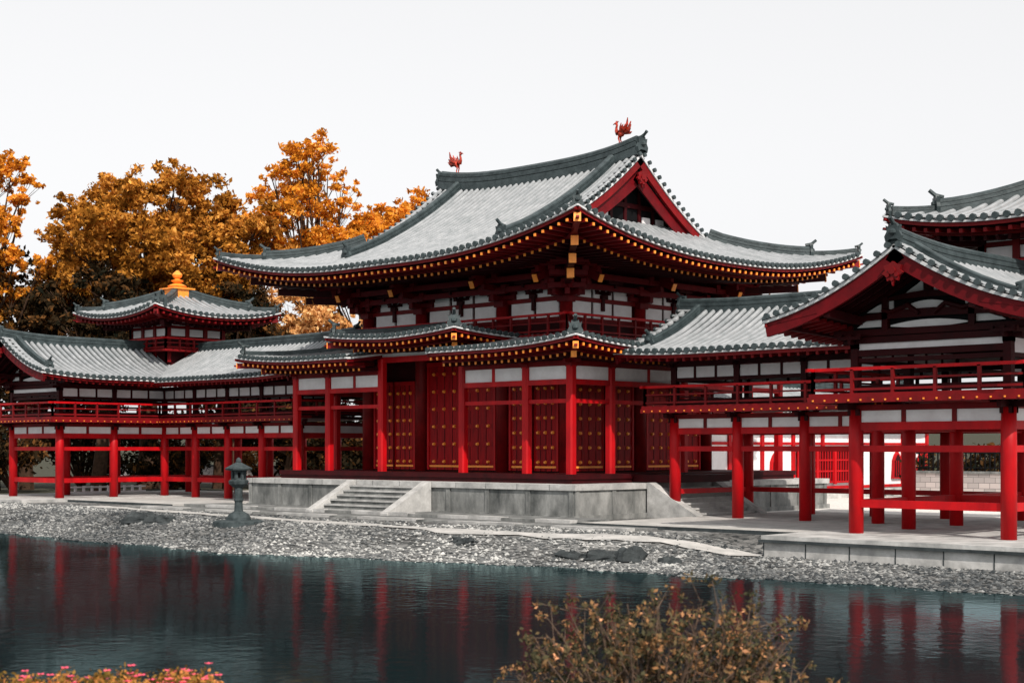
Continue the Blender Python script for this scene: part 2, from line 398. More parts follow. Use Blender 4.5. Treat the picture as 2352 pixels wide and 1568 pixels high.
upper(mb,[(-12.15,-9.15),(-9.15,-4.95),(-4.95,-1.95)],Pf)
upper(mb,[(1.95,5.9),(5.9,9.85)],Ps); upper(mb,[(1.95,5.9),(5.9,9.85)],Pl)
mk('wall',mb,H)
for x in XS[1:5]:
    mb=MB(); colm(mb,x,1.95,1.3,7.4,.24,m='bred'); mk('column',mb,H,smooth=True)
for y in (5.9,9.85):
    for x in (-1.95,-12.15):
        mb=MB(); colm(mb,x,y,1.3,7.4,.24,m='bred'); mk('column',mb,H,smooth=True)
def door(P,t0,t1,z0,z1):
    mb=MB()
    def B(a,b,o0,o1,c,d,m):
        p=P(a,o0,c);q=P(b,o1,d); mb.box([min(p[i],q[i]) for i in range(3)],[max(p[i],q[i]) for i in range(3)],m)
    B(t0,t1,.02,.09,z0,z1,'door')
    for k in range(1,4):
        t=t0+(t1-t0)*k/4; B(t-.012,t+.012,.09,.1,z0,z1,'dred')
    for zz in np.linspace(z0+.3,z1-.3,6):
        B(t0,t1,.09,.115,zz-.08,zz+.08,'door')
        for k in range(3):
            t=t0+(t1-t0)*(k+.5)/3; a=Vector(P(t,.11,zz)); b=Vector(P(t,.18,zz))
            mb.tube([a,b],[.068,.045],8,'gold')
    B(t0+.03,t1-.03,.09,.12,z0+.10,z0+.17,'gold')
    B(t0-.09,t0,.02,.14,z0,z1+.1,'red'); B(t1,t1+.09,.02,.14,z0,z1+.1,'red'); B(t0-.09,t1+.09,.02,.15,z1,z1+.14,'red')
    return mb
for (a,b,zt) in ((-12.15,-9.15,4.6),(-9.15,-4.95,5.25),(-4.95,-1.95,4.6)):
    c=(a+b)/2; w=(b-a)/2-.42
    for s in (-1,1):
        t0,t1=sorted((c+s*.05,c+s*w)); mk('door',door(Pf,t0,t1,1.45,zt),H,label="dark red wooden door with gold studs")
for (a,b) in ((1.95,5.9),(5.9,9.85)):
    c=(a+b)/2; w=(b-a)/2-.45
    for s in (-1,1):
        t0,t1=sorted((c+s*.05,c+s*w)); mk('door',door(Ps,t0,t1,1.45,4.55),H)
mb=MB()
def mframe(P,ts,skip=()):
    for i in range(len(ts)-1):
        a,b=ts[i],ts[i+1]
        if i in skip:
            mb.beam(P(a,5.42),P(b,5.42),.18,.2,'red'); mb.beam(P(a,5.75),P(b,5.75),.16,.12,'dred')
            mb.beam(P(a,5.58),P(b,5.58),.05,.14,'white'); continue
        mb.beam(P(a,4.98),P(b,4.98),.17,.17,'bred'); mb.beam(P(a,4.38),P(b,4.38),.2,.17,'red')
        mb.beam(P(a,4.68),P(b,4.68),.06,.44,'white'); mb.beam(P(a,5.16),P(b,5.16),.24,.14,'dred')
        mb.beam(P(a,3.76),P(b,3.76),.12,.13,'red')
        n=2 if b-a>2.5 else 1
        for k in range(1,n):
            t=a+(b-a)*k/n; mb.beam(P(t,4.45),P(t,4.9),.12,.12,'red')
mframe(lambda t,z:Vector((t,0,z)),XS,skip=(2,))
mframe(lambda t,z:Vector((0,t,z)),YS); mframe(lambda t,z:Vector((-14.1,t,z)),YS)
mk('gallery_beams',mb,H)
for x in XS:
    if x in (-9.15,-4.95): continue
    mb=MB(); bracket(mb,x,0,4.86,0,-1,1,.62,m='bred'); mk('bracket',mb,H)
for y in YS[1:]:
    mb=MB(); bracket(mb,0,y,4.86,1,0,1,.62,m='bred'); mk('bracket',mb,H)
    mb=MB(); bracket(mb,-14.1,y,4.86,-1,0,1,.62,m='bred'); mk('bracket',mb,H)
for x,y,dx,dy in [(-12.15,1.95,0,-1),(-9.15,1.95,0,-1),(-4.95,1.95,0,-1),(-1.95,1.95,0,-1),(-1.95,1.95,1,0),(-1.95,5.9,1,0),(-1.95,9.85,1,0),(-12.15,1.95,-1,0),(-12.15,5.9,-1,0),(-12.15,9.85,-1,0)]:
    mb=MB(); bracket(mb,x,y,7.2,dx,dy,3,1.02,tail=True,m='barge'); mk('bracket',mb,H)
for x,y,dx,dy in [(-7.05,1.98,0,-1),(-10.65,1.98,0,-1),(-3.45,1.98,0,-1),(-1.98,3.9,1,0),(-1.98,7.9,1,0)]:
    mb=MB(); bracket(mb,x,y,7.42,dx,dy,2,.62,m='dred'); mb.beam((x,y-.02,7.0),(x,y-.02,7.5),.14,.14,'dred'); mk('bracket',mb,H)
for x,y,dx,dy in [(-1.95,1.95,1,-1),(-12.15,1.95,-1,-1),(-1.95,9.85,1,1)]:
    mb=MB(); bracket(mb,x,y,7.2,dx,dy,3,1.03,tail=True,st=.62,m='barge'); mk('bracket',mb,H)
mb=MB()
for k,z in ((1,7.75),(2,8.05),(3,8.38)):
    o=.44*k
    a=(-12.15-o,1.95-o,z);b=(-1.95+o,1.95-o,z);c=(-1.95+o,9.85+o,z);d=(-12.15-o,9.85+o,z)
    for p,q in ((a,b),(b,c),(c,d),(d,a)): mb.beam(p,q,.16,.18,'barge')
mk('purlins',mb,H)
mb=MB()
mb.box((-12.8,1.3,6.0),(-1.3,1.9,6.1),'bred'); mb.box((-1.9,1.3,6.003),(-1.297,10.4,6.103),'bred'); mb.box((-12.803,1.3,6.003),(-12.2,10.4,6.103),'bred')
railing(mb,[(-12.7,10.3),(-12.7,1.4),(-1.4,1.4),(-1.4,10.3)],6.1,.66,sp=.9)
mk('balcony_railing',mb,H)
def make_lift(LA,LL,NN=7):
    return lambda m,n: LA*max(0,1-m/LL)**2.3*max(0,1-n/NN)
def hiproof(name,parent,x0,x1,y0,y1,z0,a,k,LA,LL,G=None,din=4.0,ss=.14,d1=1.05,ornlen=.55,sp=.3,skirt=None,tiers=2,rl=.35,gold=True,rr=.085,sides='fbrl',rsp=.34,th=.27):
    lift=make_lift(LA,LL)
    prof=lambda d:z0+a*d+k*d*d
    hx=(x1-x0)/2;hy=(y1-y0)/2;xc=(x0+x1)/2
    D=min(hx,hy) if skirt is None else skirt
    def hgt(x,y,d):
        ax=max(0,min(x-x0,x1-x));by=max(0,min(y-y0,y1-y))
        z=prof(d)+lift(max(ax,by),min(ax,by))
        if G is not None and d>G-.01 and ax>=G-.01: z+=rl*(abs(x-xc)/(hx-G))**3*min(1,(d/hy))**3
        return z
    def soff(x,y,d):
        ax=max(0,min(x-x0,x1-x));by=max(0,min(y-y0,y1-y))
        return z0-th+ss*d+lift(max(ax,by),min(ax,by))
    R=MB();E=MB()
    S={'f':(lambda t,d:(t,y0+d),x0,x1),'b':(lambda t,d:(t,y1-d),x0,x1),'r':(lambda t,d:(x1-d,t),y0,y1),'l':(lambda t,d:(x0+d,t),y0,y1)}
    for key in sides:
        P,ta,tb=S[key]
        Z=lambda t,d,P=P:hgt(*P(t,d),d); Zs=lambda t,d,P=P:soff(*P(t,d),d)
        cap=lambda t,ta=ta,tb=tb:max(0,min(t-ta,tb-t))
        if G is None:
            slope(R,P,Z,ta,ta+D,lambda t:min(D,t-ta),sp,rr)
            if tb-ta-2*D>.05: slope(R,P,Z,ta+D,tb-D,lambda t:D,sp,rr)
            slope(R,P,Z,tb-D,tb,lambda t:min(D,tb-t),sp,rr)
        elif key in 'fb':
            slope(R,P,Z,ta,ta+G,lambda t:t-ta,sp,rr)
            slope(R,P,Z,ta+G,tb-G,lambda t:hy,sp,rr,nd=14)
            slope(R,P,Z,tb-G,tb,lambda t:tb-t,sp,rr)
        else:
            g=G+.6
            slope(R,P,Z,ta,ta+g,lambda t:min(g,t-ta),sp,rr); slope(R,P,Z,ta+g,tb-g,lambda t:g,sp,rr); slope(R,P,Z,tb-g,tb,lambda t:min(g,tb-t),sp,rr)
        eave(E,P,Z,Zs,ta,tb,din,cap,tiers=tiers,d1=d1,gold=gold,sp=rsp)
    ro=mk(name,R,parent); mk('eaves',E,ro)
    Dh=G if G is not None else D
    for cx,sx in ((x1,-1),(x0,1)):
        for cy,sy in ((y0,1),(y1,-1)):
            M=MB()
            def hp(q): x=cx+sx*q;y=cy+sy*q; return Vector((x,y,hgt(x,y,min(q,Dh))+.03))
            od=(-sx,-sy)
            br=Dh*ornlen*.62
            ridge(M,[hp(br+(Dh-br)*i/8) for i in range(9)],.3,.36); ornament(M,hp(br)+Z3*.1,od,.5)
            pts=[hp(.15+(br-.1)*i/6) for i in range(7)]; ridge(M,pts,.24,.2)
            ornament(M,hp(.12)+Z3*.02,od,.36)
            mk('hip_ridge',M,ro)
            a1=hp(.1);a1.z=soff(a1.x,a1.y,.1)-.1; b1=hp(min(din,Dh));b1.z=soff(b1.x,b1.y,min(din,Dh))-.14
            E2=MB();E2.beam(a1,b1,.2,.24,'bred')
            if gold: E2.beam(a1,a1+(a1-b1).normalized()*.03,.22,.28,'gold')
            if tiers>1:
                for f,dz in ((1.0,-.36),(1.75,-.62),(2.5,-.86)):
                    if f>din-.5: break
                    a2=hp(f);a2.z=soff(a2.x,a2.y,f)+dz; b2=b1+Z3*(dz+.14)
                    E2.beam(a2,b2,.2,.24,'dred')
                    if gold: E2.beam(a2,a2+(a2-b2).normalized()*.03,.24,.3,'gold')
            mk('hip_rafter',E2,ro)
    return ro,hgt,prof
AA,KK=.215,.0325
ro,hg,prof=hiproof('roof',H,-16.35,2.25,-2.25,14.05,8.55,AA,KK,1.05,8.0,G=4.15,din=4.4,ss=.08,rsp=.33)
x0,x1,y0,y1=-16.35,2.25,-2.25,14.05; yc=5.9; hy=8.15
M=MB(); pts=[]
for i in range(21):
    x=-12.2+10.3*i/20; u=abs(x+7.05)/5.15; pts.append((x,yc,prof(hy)-.02+.38*u**3))
ridge(M,pts,.5,.62)
for x,s in ((-1.9,1),(-12.2,-1)): ornament(M,(x,yc,prof(hy)+.5),(s,0),.58)
mk('main_ridge',M,ro)
for X in (-3.05,-11.05):
    for s,ye in ((1,y0),(-1,y1)):
        M=MB(); ps=[]
        for i in range(15):
            d=2.2+(hy-.1-2.2)*i/14; ps.append((X,ye+s*d,hg(X,ye+s*d,d)+.03))
        ridge(M,ps,.3,.34); ornament(M,Vector(ps[0])+Z3*.1,(0,-s),.5)
        mk('descending_ridge',M,ro)
def verge(mb,P,Z,t,out,d0,d1,n=16,h=.42,sp=.28,r=.07,tl=.5,mr='barge'):
    ps=[Vector((*P(t,d0+(d1-d0)*i/n),Z(t,d0+(d1-d0)*i/n))) for i in range(n+1)]
    mb.sweep(ps,rect(.08,-.10,-.03),'edge')
    mb.sweep([Vector((*P(t-out*.06,d0+(d1-d0)*i/n),Z(t,d0+(d1-d0)*i/n))) for i in range(n+1)],rect(.10,-.10-h,-.10),mr)
    k=int((d1-d0)/sp)
    for i in range(k):
        d=d0+(d1-d0)*(i+.5)/k
        a=Vector((*P(t-out*tl,d),Z(t-out*tl,d)+.05)); b=Vector((*P(t+out*.1,d),Z(t,d)+.05))
        mb.sweep([a,b],halfprof(r),'tile'); mb.tube([b-(b-a).normalized()*.06,b+(b-a).normalized()*.02],[r*1.15,r*1.15],8,'ridge')
def pendant(mb,P3,s,m='bred'):
    sh=[(0,.5),(.22,.35),(.5,.3),(.42,.05),(.6,-.1),(.38,-.25),(.3,-.5),(.12,-.42),(0,-.75),(-.12,-.42),(-.3,-.5),(-.38,-.25),(-.6,-.1),(-.42,.05),(-.5,.3),(-.22,.35)]
    poly=[P3(a*s,b*s,0) for a,b in sh]; off=P3(0,0,.08)-P3(0,0,0); mb.prism(poly,off,m)
    off2=P3(0,0,.1)-P3(0,0,0)
    for ca,cb,cr in ((0,.02,.2),(-.26,-.2,.12),(.26,-.2,.12),(0,-.42,.1)):
        pl=[P3((ca+cr*math.cos(q*math.pi/4))*s,(cb+cr*math.sin(q*math.pi/4))*s,.02) for q in range(8)]
        mb.prism(pl,off2,'bred')
for X,out in ((-1.9,1),(-12.2,-1)):
    V=MB();Gw=MB()
    for s,ye in ((1,y0),(-1,y1)):
        P=lambda t,d:(t,ye+s*d); Z=lambda t,d:hg(min(max(t,-12.2),-1.9),ye+s*d,d)
        verge(V,P,Z,X,out,3.9,hy,n=14,h=.28,mr='bred')
    pendant(V,lambda a,b,c:Vector((X+out*(.02+c),yc+a,prof(hy)-.55+b)),.5,'bred')
    mk('bargeboard',V,ro)
    xw=X-out*.75
    poly=[]
    for i in range(13):
        d=4.6+(hy-4.6)*i/12; poly.append((xw,y0+d,prof(d)-.12))
    for i in range(11,-1,-1):
        d=4.6+(hy-4.6)*i/12; poly.append((xw,y1-d,prof(d)-.12))
    base=prof(4.6)-.15
    cen=(xw,yc,base)
    vs=[cen]+poly; fs=[(0,i,i+1) for i in range(1,len(poly))]
    Gw.add(vs,fs,'dark')
    for q in (-1.6,-.8,0,.8,1.6):
        top=prof(hy-abs(q))-.2; Gw.box((xw-.05,yc+q-.07,base),(xw+.06,yc+q+.07,top),'dred')
    Gw.box((xw-.06,yc-3.2,base-.05),(xw+.07,yc+3.2,base+.25),'dred')
    Gw.box((xw-.06,yc-1.8,base+.85),(xw+.07,yc+1.8,base+1.02),'dred')
    for q in (-2.0,-1.2,1.2,2.0): Gw.box((xw-.03,yc+q-.22,base+.27),(xw+.05,yc+q+.22,base+.6),'white')
    for s,ye in ((1,y0),(-1,y1)):
        ps=[(X-out*.16,ye+s*(4.3+(hy-4.3)*i/8),prof(4.3+(hy-4.3)*i/8)-.3) for i in range(9)]
        Gw.sweep(ps,rect(.05,-.42,.0),'barge')
        for kk in range(3):
            xx=X-out*(.28+.17*kk)
            ps=[(xx,ye+s*(4.3+(hy-4.3)*i/8),prof(4.3+(hy-4.3)*i/8)-.2) for i in range(9)]
            Gw.sweep(ps,rect(.06,-.1,.02),'stonedark')
    mk('gable_wall',Gw,ro)

def skirt(name,P_front,x0,x1,y0,z0,LA,dtop,left_hip,right_hip,depth_side,din=1.9):
    lift=make_lift(LA,4.5,5); prof=lambda d:z0+.10*d+.0175*d*d
    R=MB();E=MB()
    BIG=99
    def hgt(x,y,d):
        ax=BIG
        if right_hip: ax=min(ax,x1-x)
        if left_hip: ax=min(ax,x-x0)
        by=y-y0; ax=max(ax,0)
        return prof(d)+lift(max(ax,by),min(ax,by))
    def soff(x,y,d): return hgt(x,y,0)-prof(0)+z0-.24+.05*d
    P=lambda t,d:(t,y0+d); Z=lambda t,d:hgt(*P(t,d),d); Zs=lambda t,d:soff(*P(t,d),d)
    a=x0;b=x1
    if left_hip: slope(R,P,Z,x0,x0+dtop,lambda t:t-x0,.28,.075,6); a=x0+dtop
    if right_hip: slope(R,P,Z,x1-dtop,x1,lambda t:x1-t,.28,.075,6); b=x1-dtop
    if b-a>.05: slope(R,P,Z,a,b,lambda t:dtop,.28,.075,6)
    cap=lambda t:max(0,min(t-x0 if left_hip else 99,x1-t if right_hip else 99))
    eave(E,P,Z,Zs,x0,x1,din,cap,sp=.30,rw=.085,d1=.7,tiers=2)
    MM=[]
    for hip,cx,s in ((left_hip,x0,1),(right_hip,x1,-1)):
        if not hip: 
            M=MB(); verge(M,lambda t,d:(t,y0+d),lambda t,d:prof(d),cx,-s,0.0,dtop,n=6,h=.12,sp=.26,r=.06,tl=.3); MM.append(('verge',M))
            continue
        Pq=lambda t,d,cx=cx,s=s:(cx+s*d,t)
        Zq=lambda t,d,Pq=Pq:hgt(*Pq(t,d),d); Zsq=lambda t,d,Pq=Pq:soff(*Pq(t,d),d)
        slope(R,Pq,Zq,y0,y0+dtop,lambda t:t-y0,.28,.075,6)
        if depth_side>dtop: slope(R,Pq,Zq,y0+dtop,y0+depth_side,lambda t:dtop,.28,.075,6)
        eave(E,Pq,Zq,Zsq,y0,y0+depth_side,din,lambda t:max(0,t-y0),sp=.30,rw=.085,d1=.7)
        hp=lambda q,cx=cx,s=s:Vector((cx+s*q,y0+q,hgt(cx+s*q,y0+q,q)+.03))
        M=MB(); ridge(M,[hp(.3+(dtop-.3)*i/6) for i in range(7)],.22,.2); ornament(M,hp(.28)+Z3*.04,(-s,-1),.5); MM.append(('hip_ridge',M))
        a1=hp(.08)-Z3*.4; b1=hp(1.9); b1.z=a1.z+.02
        E.beam(a1,b1,.16,.2,'bred'); E.beam(a1,a1+(a1-b1).normalized()*.03,.18,.22,'gold')
        a2=hp(.75); a2.z=a1.z-.22; E.beam(a2,b1-Z3*.2,.16,.2,'bred'); E.beam(a2,a2+(a2-b1).normalized()*.03,.18,.2,'gold')
    r=mk(name,R,H); mk('eaves',E,r)
    for n_,m_ in MM: mk(n_,m_,r)
skirt('skirt_roof',None,-5.0,1.7,-1.7,5.5,.28,3.62,False,True,15)
skirt('skirt_roof',None,-15.8,-9.1,-1.7,5.5,.28,3.62,True,False,15)
skirt('raised_skirt_roof',None,-10.35,-3.65,-1.7,6.08,.22,3.1,True,True,3.6)

def gable(name,parent,axis,c,half,s0,s1,z0,a,k,ends=(True,True),el=.25,wallin=1.7,din=1.55,ridgeh=.42,gold=False,bh=.30):
    prof=lambda d:z0+a*d+k*d*d
    def lf(s,d):
        e=0
        if ends[0]: e=max(e,el*max(0,1-(s-s0)/3.2)**2)
        if ends[1]: e=max(e,el*max(0,1-(s1-s)/3.2)**2)
        return e
    R=MB();E=MB();M=MB();V=MB();DR=[]
    for sg in (-1,1):
        if axis=='x': P=lambda t,d,sg=sg:(t,c+sg*(half-d))
        else: P=lambda t,d,sg=sg:(c+sg*(half-d),t)
        Z=lambda t,d:prof(d)+lf(min(max(t,s0),s1),d)
        Zs=lambda t,d:z0-.22+.16*d+lf(t,0)
        slope(R,P,Z,s0,s1,lambda t:half,.31,.088,8)
        eave(E,P,Z,Zs,s0,s1,din,lambda t:99,sp=.32,rw=.09,tiers=1,d1=1.3,gold=gold,n=20)
        if ends[0]: verge(V,P,Z,s0,-1,0,half,h=bh)
        if ends[1]: verge(V,P,Z,s1,1,0,half,h=bh)
        for en,ss_ in ((ends[0],s0+.75),(ends[1],s1-.75)):
            if en:
                D_=MB()
                ps=[Vector((*P(ss_,.9+(half-.95)*i/8),Z(ss_,.9+(half-.95)*i/8)+.03)) for i in range(9)]
                ridge(D_,ps,.24,.22); q=Vector(ps[0])-Vector(ps[1]); ornament(D_,ps[0]+Z3*.05,(q.x,q.y),.42); DR.append(D_)
    n=24
    pt=lambda s:(s,c,prof(half)-.03+lf(s,half)) if axis=='x' else (c,s,prof(half)-.03+lf(s,half))
    ridge(M,[pt(s0+(s1-s0)*i/n) for i in range(n+1)],.34,ridgeh)
    for en,s,dr in ((ends[0],s0,-1),(ends[1],s1,1)):
        if en:
            p=Vector(pt(s))+Z3*(ridgeh*.4); ornament(M,p,(dr,0) if axis=='x' else (0,dr),.45)
            if axis=='y': pendant(V,lambda a_,b_,c_,s=s,dr=dr:Vector((c+a_,s+dr*(.03+c_),prof(half)+el-.66+b_)),.46,'bred')
    r=mk(name,R,parent); mk('eaves',E,r); mk('ridge',M,r); mk('bargeboard',V,r)
    for D_ in DR: mk('descending_ridge',D_,r)
    return r,prof

def wing(mir,lab):
    MIR[0]=mir
    W=empty('gallery_wing',(9,2.5,0),label=lab,category="temple gallery")
    W['group']="galleries flanking the hall"
    zb=.1
    mb=MB()
    def plat(x0,y0,x1,y1,z,edge='stonedark',dz=0):
        mb.box((x0,y0,-.85),(x1,y1,z-.12),'stonelight' if edge=='l' else 'stonedark')
        mb.box((x0-.05,y0-.05,z-.12),(x1+.05,y1+.05,z),'sand' if edge!='l' else 'stonelight')
        if edge!='l': mb.box((x0-.08,y0-.08,z-.13),(x1,y0-.052,z+.004),'stonedark')
    plat(3.2,-3.2,10.9,8.2,zb-.03)
    plat(11.0,-5.3,19.2,8.3,zb,'l')
    for i in range(7):
        x=11.0+i*1.2; mb.box((x-.012,-5.312,-.85),(x+.012,-5.30,zb-.12),'stonedark')
    mb.box((10.9,-5.4,zb-.17),(19.3,-5.34,zb-.10),'stonedark')
    mk('platform',mb,W)
    fx=[2.4,4.84,7.28,9.72,12.16]; Yf,Yr=2.33,6.38; XL,XR=12.16,16.2; sy=[-2.93,-.3]
    lowc=[(x,Yf) for x in fx]+[(x,Yr) for x in fx]+[(XR,Yf),(XR,Yr)]+[(x,y) for x in (XL,XR) for y in sy]
    for x,y in lowc:
        mb=MB(); colm(mb,x,y,zb-.05 if x>3 else 0,3.2,.185); mk('column',mb,W,smooth=True)
    Zt=[(2.78,.2),(2.22,.16)]
    F=MB();PL=MB()
    segs=[]
    for i in range(4): segs+=[((fx[i],Yf),(fx[i+1],Yf)),((fx[i],Yr),(fx[i+1],Yr))]
    for X in (XL,XR): segs+=[((X,sy[0]),(X,sy[1])),((X,sy[1]),(X,Yf)),((X,Yf),(X,Yr))]
    segs+=[((XL,Yr),(XR,Yr)),((XL,sy[0]),(XR,sy[0])),((fx[0],Yf),(fx[0],Yr)),((XL,Yf),(XR,Yf))]
    for (a,b) in segs:
        A=Vector((*a,0));B=Vector((*b,0)); wide=(a==(XL,sy[0]) and b==(XR,sy[0]))
        for z,h in Zt: F.beam(A+Z3*z,B+Z3*z,.14,h,'red')
        F.beam(A+Z3*3.24,B+Z3*3.24,.2,.14,'bred')
        PL.beam(A+Z3*3.03,B+Z3*3.03,.06,.3,'white')
        stub=(a[0]>=12 and b[0]>=12) 
        if stub or mir is not None: F.beam(A+Z3*.85,B+Z3*.85,.13,.2,'red')
        elif b[1]==Yr: F.beam(A+Z3*.85,B+Z3*.85,.12,.16,'red')
        n=3 if wide else 2
        for k in range(1,n):
            c=A.lerp(B,k/n); F.beam(c+Z3*2.86,c+Z3*3.18,.12,.12,'bred')
        F.beam(A+Z3*4.42,B+Z3*4.42,.12,.11,'dred'); F.beam(A+Z3*4.92,B+Z3*4.92,.16,.16,'dred'); F.beam(A+Z3*3.72,B+Z3*3.72,.16,.16,'dred')
        if wide: PL.beam(A+Z3*4.76,B+Z3*4.76,.05,.17,'white'); F.beam(A+Z3*4.6,B+Z3*4.6,.18,.16,'dred'); continue
        PL.beam(A+Z3*4.65,B+Z3*4.65,.05,.34,'white')
        for k in range(1,3):
            c=A.lerp(B,k/3); F.beam(c+Z3*4.47,c+Z3*4.85,.09,.09,'dred')
    mk('beams',F,W); mk('plaster_panels',PL,W)
    for x,y in lowc:
        mb=MB(); mb.beam((x,y,3.6),(x,y,5.0),.2,.2,'dred'); mk('upper_post',mb,W)
    def br(x,y,dx,dy):
        mb=MB(); bracket(mb,x,y,3.05,dx,dy,1,.72,m='dred',st=.6); mk('bracket',mb,W)
        mb=MB(); bracket(mb,x,y,4.72,dx,dy,1,.5,m='dred',st=.6); mk('bracket',mb,W)
    for x in fx[:-1]: br(x,Yf,0,-1)
    for x in (XL,XR): br(x,sy[0],0,-1)
    for y in sy: br(XL,y,-1,0); br(XR,y,1,0)
    br(XR,Yf,1,0)
    mb=MB()
    o=.85
    mb.box((fx[0]-.7,Yf-o,3.46),(XL-o,Yf+.1,3.58),'bred')
    mb.box((XL-o,sy[0]-o,3.463),(XR+o,Yf+.1,3.583),'bred')
    mb.box((fx[0]-.7,Yf+.1,3.466),(XR+o,Yr+o,3.56),'dred')
    for (a,b) in (((fx[0]-.7,Yf-o),(XL-o,Yf-o)),((XL-o,Yf-o),(XL-o,sy[0]-o)),((XL-o,sy[0]-o),(XR+o,sy[0]-o)),((XR+o,sy[0]-o),(XR+o,Yr+o))):
        A=Vector((*a,3.42));B=Vector((*b,3.42)); mb.beam(A,B,.12,.14,'bred')
        n=int((B-A).length/.32)
        for k in range(n):
            c=A.lerp(B,(k+.5)/n); t=(B-A).normalized(); s=t.cross(Z3)
            mb.beam(c+s*.065-Z3*.01,c+s*.085-Z3*.01,.04,.04,'gold'); mb.beam(c-s*.065,c-s*.085,.04,.04,'gold')
    mk('balcony',mb,W)
    mb=MB(); i=.08
    railing(mb,[(fx[0]-.62,Yr),(fx[0]-.62,Yf-o+i),(XL-o+i,Yf-o+i),(XL-o+i,sy[0]-o+i),(XR+o-i,sy[0]-o+i),(XR+o-i,Yr+o)],3.58,.6,sp=1.15)
    mk('balcony_railing',mb,W)
    gable('corridor_roof',W,'x',4.355,3.6,1.15,14.18,5.2,.21,.062,ends=(True,False),el=.12)
    r,prof=gable('projecting_roof',W,'y',14.18,3.66,-4.6,4.3,5.25,.19,.066,ends=(True,False),el=.2,bh=.34)
    g=MB(); yw=-2.93
    poly=[]
    for q in np.linspace(-2.1,2.1,17): poly.append((14.18+q,yw,prof(3.66-abs(q))-.12))
    poly=[(14.18-2.1,yw,4.99)]+poly+[(14.18+2.1,yw,4.99)]
    cen=(14.18,yw,5.0); g.add([cen]+poly,[(0,i,i+1) for i in range(1,len(poly))],'dark')
    g.box((14.18-2.6,yw-.12,5.02),(14.18+2.6,yw+.1,5.18),'dred')
    def arc(w,z,h,th,m,y,bk=.35):
        pl=[]
        for i in range(13):
            u=-1+2*i/12; pl.append((14.18+u*w,y,z+h*(1-u*u)))
        for i in range(12,-1,-1):
            u=-1+2*i/12; pl.append((14.18+u*w,y,z-th+h*(1-u*u)*bk))
        g.prism(pl,(0,.05,0),m)
    arc(1.02,5.26,.10,.03,'white',yw-.06,-.6)
    arc(2.2,5.47,.16,.10,'dred',yw-.14)
    arc(.72,5.66,.16,.05,'white',yw-.08,-.2)
    arc(1.1,5.92,.13,.07,'dred',yw-.12)
    for s in (-1,1):
        P1=[]
        for k in range(9):
            u=k/8; P1.append((14.18+s*(1.22+.75*u),yw-.04,5.24+.0*u))
        for k in range(9):
            u=k/8; P1.append((14.18+s*(1.97-.75*u),yw-.04,5.24+.30*math.sin(u*math.pi/2)))
        g.prism(P1,(0,.03,0),'white')
        P2=[]
        for k in range(7):
            u=k/6; P2.append((14.18+s*(.95+.75*u),yw-.045,5.60))
        for k in range(7):
            u=k/6; P2.append((14.18+s*(1.7-.75*u),yw-.045,5.60+.26*math.sin(u*math.pi/2)))
        g.prism(P2,(0,.03,0),'white')
        g.prism([(14.18+s*.14,yw-.06,6.04),(14.18+s*.62,yw-.06,6.02),(14.18+s*.5,yw-.06,6.1),(14.18+s*.3,yw-.06,6.22),(14.18+s*.14,yw-.06,6.34)],(0,.03,0),'white')
        g.tube([(14.18+s*.2,yw-.16,5.5),(14.18+s*.5,yw-.16,5.72),(14.18+s*.95,yw-.16,5.58),(14.18+s*1.2,yw-.16,5.64)],[.06,.07,.06,.05],6,'dred')
    g.box((14.08,yw-.1,5.92),(14.28,yw-.02,6.5),'dred')
    for q in (-1.9,0,1.9):
        z=prof(3.66-abs(q))-.38; g.beam((14.18+q,yw,z),(14.18+q,-4.5,z+.12),.18,.2,'dred')
    for q in (-2.9,2.9):
        z=prof(3.66-abs(q))-.3; g.beam((14.18+q,yw+1,z),(14.18+q,-4.5,z+.1),.16,.18,'dred')
    for q in (-1.15,1.15): g.beam((14.18+q,yw-.06,5.15),(14.18+q,yw-.06,5.95),.16,.16,'dred')
    mk('gable_wall',g,W)
    g=MB()
    for s in (-1,1):
        vs=[];fs=[]
        for i in range(9):
            q=3.5*i/8
            for y in (-4.5,-2.6): vs.append((14.18+s*q,y,prof(3.66-q)-.1+(.16 if y<-4 else 0)))
        for i in range(8): fs.append((2*i,2*i+1,2*i+3,2*i+2))
        g.add(vs,fs,'soffit')
        for kk in range(5):
            y=-4.3+.33*kk
            g.sweep([(14.18+s*3.5*i/8,y,prof(3.66-3.5*i/8)-.12+.1*(1-kk/5)) for i in range(9)],rect(.08,-.1,0),'dred')
    mk('gable_soffit',g,W)
    T=empty('corner_tower',(14.18,4.35,6.3),W)
    cx,cy=14.18,4.35
    t=MB(); w=1.5
    t.box((cx-w,cy-w,6.0),(cx+w,cy+w,8.5),'dred')
    for s in (-1,1):
        for i in range(3):
            a=-w+.12+i*(2*w-.1)/3; b=a+(2*w)/3-.2
            for z0,z1 in ((7.42,7.75),(7.9,8.08)):
                t.box((cx+a,cy+s*w-.03,z0),(cx+b,cy+s*w+.04,z1),'white'); t.box((cx+s*w-.03,cy+a,z0),(cx+s*w+.04,cy+b,z1),'white')
        for z in (7.34,7.83,8.2,6.9):
            t.box((cx-w-.07,cy+s*w-.05,z-.06),(cx+w+.07,cy+s*w+.07,z+.06),'bred'); t.box((cx+s*w-.05,cy-w-.07,z-.057),(cx+s*w+.072,cy+w+.07,z+.057),'bred')
    for a in (-w,-w/3,w/3,w):
        for b in (-w,w):
            t.box((cx+a-.1,cy+b-.1,6.2),(cx+a+.1,cy+b+.1,8.2),'bred'); t.box((cx+b-.103,cy+a-.1,6.2),(cx+b+.103,cy+a+.1,8.2),'bred')
    mk('tower_body',t,T)
    t=MB()
